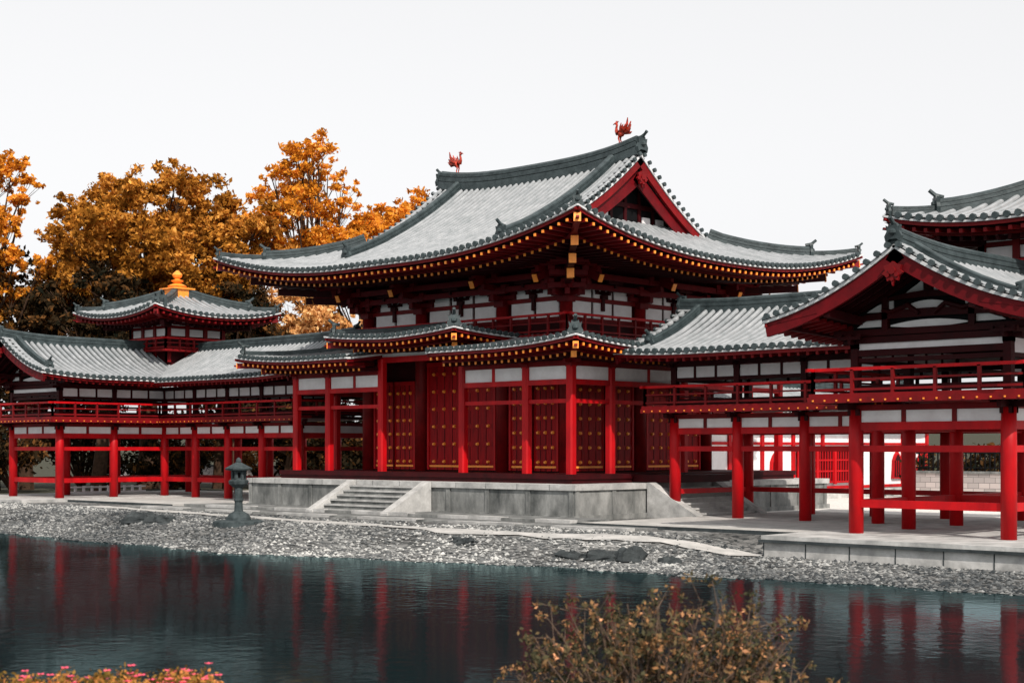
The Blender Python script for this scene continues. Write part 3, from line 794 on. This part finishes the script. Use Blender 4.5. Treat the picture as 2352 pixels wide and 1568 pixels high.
    for a in (-w,w):
        for b in (-w,w):
            bracket(t,cx+a,cy+b,7.85,a,b,2,.55)
        bracket(t,cx+a,cy,7.85,a,0,2,.55); bracket(t,cx,cy+a,7.85,0,a,2,.55)
    mk('tower_brackets',t,T)
    t=MB(); b=w+.5; t.box((cx-b,cy-b,6.68),(cx+b,cy+b,6.78),'bred')
    railing(t,[(cx-b+.08,cy+b-.08),(cx-b+.08,cy-b+.08),(cx+b-.08,cy-b+.08),(cx+b-.08,cy+b-.08),(cx-b+.08,cy+b-.08)],6.78,.5,sp=.8)
    mk('tower_railing',t,T)
    hiproof('tower_roof',T,cx-3.45,cx+3.45,cy-3.45,cy+3.45,8.28,.22,.045,.42,3.6,din=2.2,ss=.1,d1=.8,gold=False,ornlen=.5,tiers=2)
    t=MB(); zt=8.28+.22*3.45+.045*3.45**2-.05
    t.box((cx-.5,cy-.5,zt-.2),(cx+.5,cy+.5,zt+.2),'gold'); t.box((cx-.6,cy-.6,zt+.2),(cx+.6,cy+.6,zt+.27),'gold')
    t.lathe(cx,cy,[(r_,zt+.27+h_*.75) for r_,h_ in [(.38,0),(.46,.14),(.28,.26),(.14,.32),(.27,.42),(.31,.5),(.14,.56),(.1,.62),(.2,.7),(.25,.84),(.18,.98),(.03,1.14)]],12,'gold')
    mk('finial',t,T,smooth=False,label="golden lotus and jewel finial")
    MIR[0]=None
wing(None,"two storey red gallery with gabled end on stone platform")
wing(-14.55,"two storey red gallery with pagoda tower before autumn trees")

# ---------------------------------------------------------------- phoenixes
def phoenix(loc,s,sc=1.0):
    mb=MB(); x,y,z=loc
    V=lambda a,b,c:Vector((x+s*a*sc,y+b*sc,z+c*sc))
    mb.tube([V(-.20,0,.40),V(-.12,0,.40),V(0,0,.42),V(.12,0,.48),V(.2,0,.58),V(.2,0,.70),V(.17,0,.80),V(.20,0,.88),V(.27,0,.89)],[.04,.10,.13,.11,.065,.045,.04,.06,.04],8,'bronze')
    mb.tube([V(.25,0,.89),V(.34,0,.87),V(.38,0,.83)],[.035,.02,.005],6,'bronze')
    for i in range(3): mb.tube([V(.21-.03*i,0,.92),V(.21-.07*i,0,1.0-.02*i)],[.025,.008],5,'bronze')
    for b in (-.06,.06):
        mb.tube([V(.0,b,.38),V(.04,b,.22),V(-.01,b,.1),V(.02,b,-.02)],[.045,.028,.022,.026],6,'bronze')
        sg=1 if b>0 else -1
        for k in range(4):
            an=math.radians(108+14*k); L=.40-.03*k
            r=V(-.04-.03*k,sg*.10,.48); tip=V(-.04-.03*k+math.cos(an)*L,sg*.13,.46+math.sin(an)*L)
            mb.tube([r,r.lerp(tip,.55),tip],[.03,.055,.015],4,'bronze')
    for k in range(5):
        an=math.radians(122+14*k); b=(-.05,.03,0,-.03,.05)[k]; L=.70-.05*k
        r=V(-.16,b*.4,.4); m1=V(-.2+math.cos(an)*L*.55,b,.4+math.sin(an)*L*.6); tip=V(-.14+math.cos(an)*L*.85,b*1.4,.4+math.sin(an)*L+.03)
        mb.tube([r,m1,tip],[.03,.052,.016],5,'bronze')
    mb.box((x-.14,y-.14,z-.12),(x+.14,y+.14,z),'ridge')
    return mk('phoenix_statue',mb,None,label="bronze phoenix statue with raised wings on roof ridge",category="statue",group="phoenix statues on the ridge")
zr=8.55+AA*8.15+KK*8.15**2
phoenix((-2.85,5.9,zr+.78),-1,.88); phoenix((-11.3,5.9,zr+.78),1,.88)

# ---------------------------------------------------------------- tail corridor building
B=empty('tail_corridor',(-7,22,0),label="white walled temple corridor with red frames and bell windows",category="temple corridor")
mb=MB(); mb.box((-9.6,13.3,-.2),(-4.4,33,.35),'stonelight'); mk('platform',mb,B)
mb=MB(); mb.box((-9,13.4,.35),(-5.15,32.6,3.6),'white')
xf=-5.15
for y in np.arange(13.4,32.7,2.4): mb.box((xf-.05,y-.10,.35),(xf+.1,y+.10,3.6),'red')
for z,h in ((.45,.14),(2.45,.12),(3.4,.24)): mb.box((xf-.05,13.4,z-h/2),(xf+.07,32.6,z+h/2),'red')
mk('wall',mb,B)
for yy in (19.2,29.6,32):
    mb=MB()
    sh=[(-.42,0),(.42,0),(.36,.45),(.34,.8),(.18,1.05),(0,1.2),(-.18,1.05),(-.34,.8),(-.36,.45)]
    mb.prism([(xf+.02,yy+a*1.1,.78+b*1.1) for a,b in sh],(.12,0,0),'red')
    mb.prism([(xf+.12,yy+a*.82,.86+b*.92) for a,b in sh],(.04,0,0),'dred')
    for q in (-.2,0,.2): mb.box((xf+.15,yy+q-.02,.9),(xf+.18,yy+q+.02,1.65),'red')
    mk('bell_window',mb,B)
mb=MB(); mb.box((xf+.0,20.9,.65),(xf+.1,25.4,2.2),'dred')
for y in np.arange(20.9,25.5,.22): mb.box((xf+.1,y-.03,.65),(xf+.14,y+.03,2.2),'red')
for z in (.7,1.2,1.7,2.15): mb.box((xf+.1,20.9,z-.04),(xf+.15,25.4,z+.04),'red')
for y in (20.9,22.4,23.9,25.4): mb.box((xf+.1,y-.1,.6),(xf+.18,y+.1,2.3),'red')
mk('lattice_window',mb,B)
gable('roof',B,'y',-7.05,2.9,13.4,33.5,3.85,.32,.03,ends=(False,True))

# ---------------------------------------------------------------- terrain
F=(-.6915,.7224); CAM=(32.17,-36.35)
sx=[-400,-60,-30,-14,0,6,14,19,60,400]; sy_=[-16,-15,-12.4,-12.3,-12.5,-10.6,-9.6,-9.0,-9.2,-12]
def sm(t): t=np.clip(t,0,1); return t*t*(3-2*t)
def gz(x,y):
    x=np.asarray(x,float);y=np.asarray(y,float)
    sh=np.interp(x,sx,sy_)+.25*np.sin(x*.9)+.15*np.sin(x*2.3+1)
    d=y-sh
    low=sm((x-8)/3)*sm((-3.2-y)/1.0)
    Hh=.53-.40*low
    far=np.where(d>0,-.55+Hh*sm(d/4.2),np.maximum(-1.3,-.55+.15*d))
    dp=(x-CAM[0])*F[0]+(y-CAM[1])*F[1]
    near=-1.3+1.85*sm((13.5-dp)/5)
    side=-1.3+1.5*sm((np.abs(x)-100)/20)
    z=np.maximum(np.maximum(far,near),side)
    return z+.02*np.maximum(0,y-38)
gx=np.concatenate([np.array([-900,-500,-300,-200,-150,-120,-100]),np.arange(-80,-35,3.),np.arange(-35,45,.5),np.arange(45,80,4.),np.array([90,110,150,250,500,900])])
gy=np.concatenate([np.array([-500,-300,-150,-90,-70]),np.arange(-60,-16,1.5),np.arange(-16,-2,.35),np.arange(-2,40,2.),np.array([50,70,100,160,300,600,1000])])
X,Y=np.meshgrid(gx,gy,indexing='ij'); Zg=gz(X,Y)
mb=MB(); ny=len(gy)
mb.v=[tuple(v) for v in np.stack([X.ravel(),Y.ravel(),Zg.ravel()],1)]
mb.f=[(i*ny+j,(i+1)*ny+j,(i+1)*ny+j+1,i*ny+j+1) for i in range(len(gx)-1) for j in range(ny-1)]; mb.m=['ground']*len(mb.f)
mk('ground',mb,None,smooth=True,kind="structure",label="gravel island and earth banks around the pond",category="ground")
mb=MB(); mb.add([(-125,-140,-.55),(125,-140,-.55),(125,-5,-.55),(-125,-5,-.55)],[(0,1,2,3)],'water')
mk('water',mb,None,kind="structure",label="dark teal pond with soft ripples",category="water")
PATH=[(-20,-5.4),(-14,-6.1),(-8,-6.9),(-2,-7.5),(4,-7.6),(8,-6.6),(11,-5.4)]
def strip(name,pts,w,mt,off=.012,**kw):
    mb=MB(); c=[Vector((p[0],p[1],0)) for p in pts]
    P=[]
    for i in range(len(c)-1):
        p0=c[max(i-1,0)];p1=c[i];p2=c[i+1];p3=c[min(i+2,len(c)-1)]
        for k in range(10):
            t=k/10; P.append(.5*((2*p1)+(-p0+p2)*t+(2*p0-5*p1+4*p2-p3)*t*t+(-p0+3*p1-3*p2+p3)*t**3))
    P.append(c[-1]); vs=[];fs=[]; K=5
    for i,p in enumerate(P):
        t=(P[min(i+1,len(P)-1)]-P[max(i-1,0)]).normalized(); s=Vector((-t.y,t.x,0))
        ww=w*(1+.25*math.sin(i*.7)+.2*math.sin(i*1.9))
        for k in range(K):
            q=p+s*(ww*(k/(K-1)-.5)); vs.append((q.x,q.y,float(gz(q.x,q.y))+off))
    for i in range(len(P)-1):
        for k in range(K-1):
            a=i*K+k; fs.append((a,a+1,a+K+1,a+K))
    mb.add(vs,fs,mt); mk(name,mb,None,kind="structure",**kw); return P
PP=strip('path',PATH,.8,'sand',off=.035,label="pale sand path along the shore",category="path")
def slab(name,x0,x1,y0,y1,z,lab):
    mb=MB(); mb.box((x0,y0,-.6),(x1,y1,z-.08),'stonedark'); 
    n=max(1,int((x1-x0)/1.4))
    for i in range(n):
        a=x0+(x1-x0)*i/n;b=x0+(x1-x0)*(i+1)/n
        mb.box((a+.01,y0-.03,z-.09),(b-.01,y0+.32,z+.012*((i*7)%3)),'stonelight' if (i*5)%3 else 'stone')
    mb.box((x0,y0+.33,z-.09),(x1,y1,z-.01),'terrace')
    mk(name,mb,None,kind="structure",label=lab,category="pavement")
slab('pavement',-16.8,2.9,-3.3,-1.5,.12,"low stone kerbed terrace at the podium foot")
slab('pavement',-19.0,6.2,-4.7,-3.4,.04,"lower stone kerbed gravel terrace")

def mesh_np(name,V,Fc,tint,matn,parent=None,**kw):
    O=np.array([(V[:,0].min()+V[:,0].max())/2,(V[:,1].min()+V[:,1].max())/2,V[:,2].min()])
    me=bpy.data.meshes.new(name); me.from_pydata((V-O).tolist(),[],Fc.tolist())
    at=me.attributes.new('tint','FLOAT','FACE'); at.data.foreach_set('value',tint.astype(np.float32))
    me.materials.append(MATS[matn]); me.update()
    o=bpy.data.objects.new(name,me); link(o,parent,Vector(O)); meta(o,**kw); return o
N=32000
px=rng.uniform(-34,24,N); shy=np.interp(px,sx,sy_); py=shy+rng.uniform(-.6,.6,N)+rng.random(N)**1.2*6.8
ppx=np.array([p.x for p in PP]); ppy=np.array([p.y for p in PP]); o_=np.argsort(ppx)
pathy=np.interp(px,ppx[o_],ppy[o_])
keep=~((px>10.8)&(py>-5.5)) & (py<-4.6) & ~((np.abs(py-pathy)<.36+.12*np.sin(px*3))&(px>-20)&(px<11)&(rng.random(N)<.93)) & ~((py>pathy)&(rng.random(N)<.4))
px=px[keep];py=py[keep];N=len(px)
pz=gz(px,py); sz=rng.uniform(.03,.095,N)*(.65+.6*rng.random(N)**2)
octv=np.array([[1,0,0],[0,1,0],[-1,0,0],[0,-1,0],[0,0,.7],[0,0,-.7]],float); octf=np.array([[0,1,4],[1,2,4],[2,3,4],[3,0,4],[1,0,5],[2,1,5],[3,2,5],[0,3,5]])
an=rng.uniform(0,6.28,N); sc=rng.uniform(.6,1.3,(N,6,1))
V=octv[None]*sc; c,s=np.cos(an)[:,None],np.sin(an)[:,None]
VX=V[:,:,0]*c-V[:,:,1]*s; VY=V[:,:,0]*s+V[:,:,1]*c
V=np.stack([VX*sz[:,None]+px[:,None],VY*sz[:,None]*.8+py[:,None],V[:,:,2]*sz[:,None]*.8+pz[:,None]+.01],2).reshape(-1,3)
Fc=(octf[None]+np.arange(N)[:,None,None]*6).reshape(-1,3)
cl=.5+.35*np.sin(px*.7+1.3)*np.cos(py*1.1+px*.3)+.3*np.sin(px*.23+.8)
tint=np.repeat(np.clip(rng.random(N)*.75+cl*.42-.16,0,1),8)
mesh_np('gravel',V,Fc,tint,'pebble',None,kind="stuff",label="pale and grey pebbles covering the pond shore",category="gravel")

def rock(x,y,rx,ry,h,seed,lab="flat dark weathered rock on the pebble shore"):
    r=np.random.default_rng(seed); mb=MB(); n=14;rings=7
    z=float(gz(x,y))-.08; ang=r.uniform(.65,1.25,n)
    vs=[]
    for i in range(rings):
        f=i/(rings-1); rad=math.cos(f*1.45)**.6
        for k in range(n):
            a=2*math.pi*k/n; q=ang[k]*rad*(1+r.uniform(-.15,.15))
            vs.append((x+rx*q*math.cos(a),y+ry*q*math.sin(a),z+h*(math.sin(f*1.5))*(1+r.uniform(-.3,.3))))
    fs=[]
    for i in range(rings-1):
        for k in range(n): a=i*n+k;b=i*n+(k+1)%n; fs.append((a,b,b+n,a+n))
    fs.append(tuple(range((rings-1)*n,rings*n)))
    mb.add(vs,fs,'rock'); mk('rock',mb,None,label=lab,category="rock",group="rocks on the shore")
rock(-10.3,-9.4,.9,.5,.34,1); rock(-9.0,-9.5,.6,.5,.26,2); rock(9.3,-8.4,.5,.4,.34,3); rock(8.5,-8.5,.5,.4,.24,4); rock(7.7,-8.8,.35,.3,.2,5); rock(4.2,-8.9,.45,.35,.18,6); rock(10.2,-8.1,.3,.3,.2,8); rock(-19,-10.8,.5,.4,.2,9)
Lx,Ly=-5.9,-8.7; z=float(gz(Lx,Ly))
LN=empty('stone_lantern',(Lx,Ly,z),label="dark grey stone lantern on a round base by the pond",category="stone lantern")
def part(name,prof_,n,rot=0):
    mb=MB(); mb.lathe(Lx,Ly,[(r,z+h) for r,h in prof_],n,'lantern',rot); mk(name,mb,LN); 
part('base',[(.80,-.1),(.78,.06),(.70,.09),(.38,.10),(.37,.18),(.31,.26),(.25,.31),(.16,.36)],18)
part('shaft',[(.145,.34),(.13,.42),(.12,.66),(.145,.68),(.145,.74),(.12,.76),(.125,1.08),(.17,1.12)],14)
part('platform',[(.17,1.1),(.29,1.2),(.31,1.29),(.26,1.33)],6)
mb=MB()
mb.lathe(Lx,Ly,[(.11,z+1.32),(.11,z+1.62)],6,'dark')
for k in range(6):
    a=math.pi/3*k; mb.beam((Lx+.18*math.cos(a),Ly+.18*math.sin(a),z+1.32),(Lx+.18*math.cos(a),Ly+.18*math.sin(a),z+1.62),.075,.075,'lantern')
mb.lathe(Lx,Ly,[(.20,z+1.32),(.20,z+1.38)],6,'lantern'); mb.lathe(Lx,Ly,[(.19,z+1.56),(.21,z+1.63)],6,'lantern')
mk('light_box',mb,LN)
part('roof',[(.22,1.6),(.40,1.63),(.42,1.68),(.27,1.76),(.13,1.83),(.08,1.87)],6)
part('jewel',[(.06,1.86),(.09,1.89),(.08,1.95),(.02,2.01)],10)

mb=MB(); mb.box((-1.5,24,-.2),(45,24.6,1.15),'blockwall'); mb.box((-1.55,23.95,1.15),(45,24.65,1.25),'stone')
mk('stone_wall',mb,None,label="low grey stone block wall behind the galleries",category="wall")
mb=MB()
for x in np.arange(-1.4,44,.22): mb.box((x-.025,24.27,1.25),(x+.025,24.32,2.1),'dark')
for zz in (1.4,2.05): mb.box((-1.5,24.26,zz-.03),(44,24.33,zz+.03),'dark')
mk('iron_fence',mb,None,label="dark metal picket fence on top of stone wall",category="fence")
mb=MB(); mb.box((-60,20,-.2),(-15,20.5,1.1),'blockwall'); mb.box((-60,19.95,1.1),(-15,20.55,1.2),'stonedark')
mk('stone_wall',mb,None,label="low stone garden wall under dark trees",category="wall")
mb=MB()
for y in np.arange(.8,5.6,.45): mb.box((-33.45,y-.05,-.05),(-33.35,y+.05,.42),'white')
for zz in (.12,.36): mb.box((-33.44,.8,zz-.04),(-33.36,5.6,zz+.04),'white')
mk('low_white_fence',mb,None,label="low white garden fence beyond the gallery",category="fence")

# ---------------------------------------------------------------- foliage
def leaf_quads(cen,rad,n,size,squash,rs,shell=.5,hi=.25):
    nc=len(cen); w=rad**2; w=w/w.sum(); idx=rs.choice(nc,n,p=w)
    d=rs.normal(size=(n,3)); d/=np.linalg.norm(d,axis=1)[:,None]
    r=rs.random(n)**shell*rs.uniform(.7,1.35,n)
    off=d*(r*rad[idx])[:,None]; off[:,2]*=squash
    p=cen[idx]+off
    a=rs.normal(size=(n,3)); a/=np.linalg.norm(a,axis=1)[:,None]
    b=np.cross(a,rs.normal(size=(n,3))); b/=np.linalg.norm(b,axis=1)[:,None]
    sz=size*rs.uniform(.5,1.35,n)[:,None]
    a=a*sz; b=b*sz*.6
    V=np.stack([p-a,p+b*.9-a*.1,p+a,p-b*.9+a*.1],1).reshape(-1,3)
    Fc=np.arange(4*n).reshape(n,4)
    ct=rs.random(nc)*.45
    t=np.clip(hi+ct[idx]+rs.normal(0,.2,n),0,1)
    return V,Fc,t
def tree(x,y,h,R,ch,n,leafm,size,seed,lab,nclump=40,cr=.26,tr=.35,squash=.7,cat="tree",z0=None,sub=10,flat=.6):
    rs=np.random.default_rng(seed); zb=float(gz(x,y)) if z0 is None else z0
    T=empty('autumn_tree' if leafm!='leaf_dark' else 'tree',(x,y,zb),label=lab,category=cat)
    top=zb+h; cz=top-ch/2
    cen=[]
    while len(cen)<nclump:
        q=rs.uniform(-1,1,3); l=np.linalg.norm(q)
        if l>1 or l<.3: continue
        m=1-.2*max(0,q[2])
        cen.append([x+q[0]*R*m,y+q[1]*R*m,cz+q[2]*ch/2*.95])
    cen=np.array(cen); rad=R*cr*rs.uniform(.6,1.4,nclump)
    mb=MB(); bend=rs.uniform(-.5,.5,2)
    tp=[Vector((x+bend[0]*f*1.2+.2*math.sin(f*5+seed),y+bend[1]*f,zb-.3+(cz+ch*.18-zb)*f)) for f in np.linspace(0,1,8)]
    mb.tube(tp,[tr*(1.25-.95*f) for f in np.linspace(0,1,8)],8,'bark')
    C2=[];R2=[]
    for i,c in enumerate(cen):
        f=min(.95,max(.3,((c[2]-zb)/(cz-zb+ch*.2))*.75)); st=tp[int(f*7)]
        e=Vector(c); mid=st.lerp(e,.5)+Vector((rs.uniform(-.3,.3),rs.uniform(-.3,.3),-.12*(e-st).length+rs.uniform(0,.4)))
        r0=tr*.34
        if i<44: mb.tube([st,mid,e],[r0,r0*.55,r0*.15],6,'bark',cap=False)
        for k in range(sub):
            d=rs.normal(size=3); d/=np.linalg.norm(d); d[2]*=flat
            q=c+d*rad[i]*rs.uniform(.35,1.45); C2.append(q); R2.append(rad[i]*rs.uniform(.16,.46))
            if k%2==0 and i<44: mb.tube([mid.lerp(e,.6),Vector(q)],[r0*.2,r0*.05],4,'bark',cap=False)
    mk('trunk',mb,T)
    V,Fc,t=leaf_quads(np.array(C2),np.array(R2),n,size,squash,rs)
    mesh_np('crown',V,Fc,t,leafm,T)
tree(-41.0,10.8,18.4,6.4,10.5,72000,'leaf_rust',.15,11,"broad autumn tree with dense rust orange crown",nclump=125,cr=.19,tr=.5,flat=.45)
tree(-38.2,13.6,16.8,3.6,8,20000,'leaf_rust',.15,12,"autumn tree with rust orange crown",nclump=44,cr=.27,tr=.4)
tree(-37.1,19.1,20.0,4.1,8.8,22000,'leaf_gold',.135,13,"tall airy tree with golden orange leaves",nclump=46,cr=.25,tr=.42)
tree(-34.5,24.4,18.6,2.8,7,12500,'leaf_gold',.135,14,"slim tree with golden yellow crown",nclump=28,cr=.30,tr=.3)
tree(-36.3,22.8,16.8,3.3,7,15000,'leaf_gold',.135,15,"small golden yellow tree behind the hall",nclump=30,cr=.33,tr=.3)
tree(-43.4,2.6,18.4,3.9,8.5,17000,'leaf_gold',.135,16,"tall tree with orange leaf clusters",nclump=32,cr=.26,tr=.4)
tree(-44.0,5.0,12.8,4.2,9,17000,'leaf_dark',.17,17,"dark brown leafed tree",nclump=40,cr=.3,tr=.35)
tree(-38.5,6.0,12.2,3.8,8,17000,'leaf_dark',.17,18,"dark leafed tree in the garden",nclump=36,cr=.3,tr=.35)
tree(-36.5,13,11.8,3.6,8,16000,'leaf_dark',.17,19,"dark leafed tree behind the tower",nclump=36,cr=.3,tr=.35)
tree(-44.6,1.5,12.6,3.0,5,12000,'leaf_rust',.15,20,"rust coloured small tree",nclump=26,cr=.3,tr=.25)
tree(-32.7,16.0,10.8,3.4,6.5,18000,'leaf_pale',.13,21,"pale golden maple tree",nclump=44,cr=.25,tr=.22)
tree(-29.6,19.2,9.6,2.8,6.0,10000,'leaf_dark',.16,22,"dark green tree beside golden maple",nclump=30,cr=.28,tr=.25)
tree(-34.5,15.5,7.0,3.6,6,11000,'leaf_dark',.17,23,"low dark tree among garden shrubs",nclump=30,cr=.3,tr=.25)
def shrub(x,y,R,h,n,leafm,size,seed,lab,nclump=14,z0=None,cat="shrub",name='shrub'):
    rs=np.random.default_rng(seed); zb=float(gz(x,y)) if z0 is None else z0
    S=empty(name,(x,y,zb),label=lab,category=cat); cen=[]
    while len(cen)<nclump:
        q=rs.uniform(-1,1,3)
        if np.linalg.norm(q)>1: continue
        cen.append([x+q[0]*R,y+q[1]*R,zb+h*.52+q[2]*h*.4])
    cen=np.array(cen); rad=R*.38*rs.uniform(.7,1.2,nclump); mb=MB()
    for c in cen: mb.tube([(x,y,zb-.1),((x+c[0])/2,(y+c[1])/2,(zb+c[2])/2+.1*h),tuple(c)],[R*.03,R*.02,R*.006],5,'bark')
    mk('branches',mb,S)
    V,Fc,t=leaf_quads(cen,rad,n,size,.8,rs); mesh_np('crown',V,Fc,t,leafm,S)
i=0
for (x,y,R,h) in [(-52,6,3.5,6),(-47,10,3.2,5.5),(-43,14,3,5),(-39,17,3,4.6),(-34.5,18.3,2.6,4),(-31,18.2,2.4,3.4),(-27,18,2.2,3.6),(-23,18,2.4,3.4),(-19,18.2,2.2,3.8),(-28,25,3.5,6.5),(-22,26,3.5,6),(-16,27,3.5,6),(-36,9,2,3),(-40,2,2.5,4),(-45,-3,3,6)]:
    i+=1; shrub(x,y,R,h,5000,'leaf_dark' if i%4 else 'leaf_pale',.15,100+i,"dark garden shrub behind the gallery" if i%4 else "pale golden garden shrub behind the gallery")
for (x,y) in [(1,27),(6,27.5),(11,27),(16,27.5),(21,27),(27,27.5),(33,27)]:
    i+=1; shrub(x,y,3,2.2,3500,'leaf_dark',.14,100+i,"low dark hedge shrub behind fence")

def front_bush():
    x,y=27.24,-30.02; zb=float(gz(x,y))-.02; rs=np.random.default_rng(55)
    S=empty('shrub',(x,y,zb),label="sparse twiggy shrub with small olive and orange leaves",category="shrub")
    R=Vector((.7224,.6915,0)); Fv=Vector((-.6915,.7224,0)); mb=MB(); cen=[];rad=[]
    prof_=[(-.86,.44),(-.78,.64),(-.62,.84),(-.48,.84),(-.38,.90),(-.28,.84),(-.15,.88),(-.03,1.0),(.04,.94),(.12,.86),(.2,.95),(.28,.92),(.36,.82),(.45,.87),(.56,.82),(.66,.64),(.76,.64),(.9,.5)]
    xs=[p[0] for p in prof_]; hs=[p[1] for p in prof_]
    for i in range(115):
        a=rs.uniform(-.87,.90); top=np.interp(a,xs,hs); hh=top*(.35+.63*rs.random()**.55); dpt=rs.uniform(-.35,.35)
        p=Vector((x,y,zb))+R*a+Fv*dpt; p.z=zb+hh
        base=Vector((x,y,zb-.05))+R*a*.25+Fv*dpt*.2; mid=base.lerp(p,.5)+Vector(rs.normal(0,.05,3)); 
        mb.tube([base,mid,p],[.011,.007,.003],5,'twig')
        for k in range(6):
            st=mid.lerp(p,.25+.14*k); q=st+Vector(rs.normal(0,.065,3))+Z3*.05; mb.tube([st,q],[.0035,.0015],4,'twig')
            cen.append(tuple(q)); rad.append(rs.uniform(.022,.05))
    mk('branches',mb,S)
    V,Fc,t=leaf_quads(np.array(cen),np.array(rad),9500,.0155,1.0,rs,shell=.5,hi=.2); mesh_np('crown',V,Fc,t,'leaf_shrub',S)
front_bush()
def azalea():
    x,y=25.85,-32.5; zb=float(gz(x,y))-.12; rs=np.random.default_rng(66)
    S=empty('azalea_bush',(x,y,zb),label="low azalea bush with pink blossoms",category="flowering shrub")
    R=Vector((.7224,.6915,0)); Fv=Vector((-.6915,.7224,0)); mb=MB(); cen=[]
    for i in range(190):
        a=rs.uniform(-.72,.6); d=rs.uniform(-.4,.4); top=.69*math.sqrt(max(.05,1-(a/.85)**2*.22-(d/.6)**2*.4))
        p=Vector((x,y,zb))+R*a+Fv*d; p.z=zb+top*rs.uniform(.8,1.0); cen.append(tuple(p))
        mb.tube([(x+(p.x-x)*.2,y+(p.y-y)*.2,zb-.05),tuple(p)],[.01,.003],5,'bark')
    mk('branches',mb,S)
    cen=np.array(cen)
    V,Fc,t=leaf_quads(cen,rs.uniform(.05,.08,len(cen)),20000,.013,1.0,rs); t=np.clip(t*.95,0,.74); mesh_np('leaves',V,Fc,t,'leaf_azalea',S)
    b=MB()
    for i in range(210):
        c=Vector(cen[rs.integers(len(cen))])+Vector(rs.normal(0,.04,3)); c.z+=.03
        for k in range(5):
            a=6.283*k/5+i; d=Vector((math.cos(a),math.sin(a),.35))*.022; s=Vector((-math.sin(a),math.cos(a),0))*.012
            b.add([c,c+d*.6+s,c+d*1.1,c+d*.6-s],[(0,1,2,3)],'pink')
    mk('blossoms',b,S)
azalea()

# ---------------------------------------------------------------- camera, light, world
cd=bpy.data.cameras.new('camera'); cam=bpy.data.objects.new('camera',cd); COL.objects.link(cam)
cam.location=(32.17,-36.35,2.22); cam.rotation_euler=(math.radians(90),0,math.radians(43.75))
cd.lens=53.1; cd.sensor_width=36; cd.shift_y=.1046; cd.clip_end=3000; cd.clip_start=.1
cd.dof.use_dof=True; cd.dof.focus_distance=48; cd.dof.aperture_fstop=4.5
scene.camera=cam
sd=Vector((.66,-.34,.66)).normalized()
sl=bpy.data.lights.new('sun','SUN'); so=bpy.data.objects.new('sun',sl); COL.objects.link(so)
sl.energy=5.0; sl.angle=math.radians(.6); sl.color=(1,.91,.82)
so.rotation_euler=sd.to_track_quat('Z','Y').to_euler()
w=bpy.data.worlds.new('World'); scene.world=w; w.use_nodes=True; t=w.node_tree
for n in list(t.nodes): t.nodes.remove(n)
out=t.nodes.new('ShaderNodeOutputWorld'); bg=t.nodes.new('ShaderNodeBackground'); bg2=t.nodes.new('ShaderNodeBackground'); ad=t.nodes.new('ShaderNodeAddShader')
sk=t.nodes.new('ShaderNodeTexSky'); sk.sky_type='NISHITA'; sk.sun_disc=False
el=math.asin(sd.z); sk.sun_elevation=el; sk.sun_rotation=math.atan2(sd.x,sd.y); sk.dust_density=3
hs=t.nodes.new('ShaderNodeHueSaturation'); hs.inputs['Saturation'].default_value=.05
t.links.new(sk.outputs[0],hs.inputs['Color']); t.links.new(hs.outputs[0],bg.inputs[0]); bg.inputs[1].default_value=.07
bg2.inputs[0].default_value=(.985,.985,1,1); bg2.inputs[1].default_value=.62
t.links.new(bg.outputs[0],ad.inputs[0]); t.links.new(bg2.outputs[0],ad.inputs[1]); t.links.new(ad.outputs[0],out.inputs[0])
scene.view_settings.view_transform='Standard'; scene.view_settings.look='None'; scene.view_settings.exposure=0
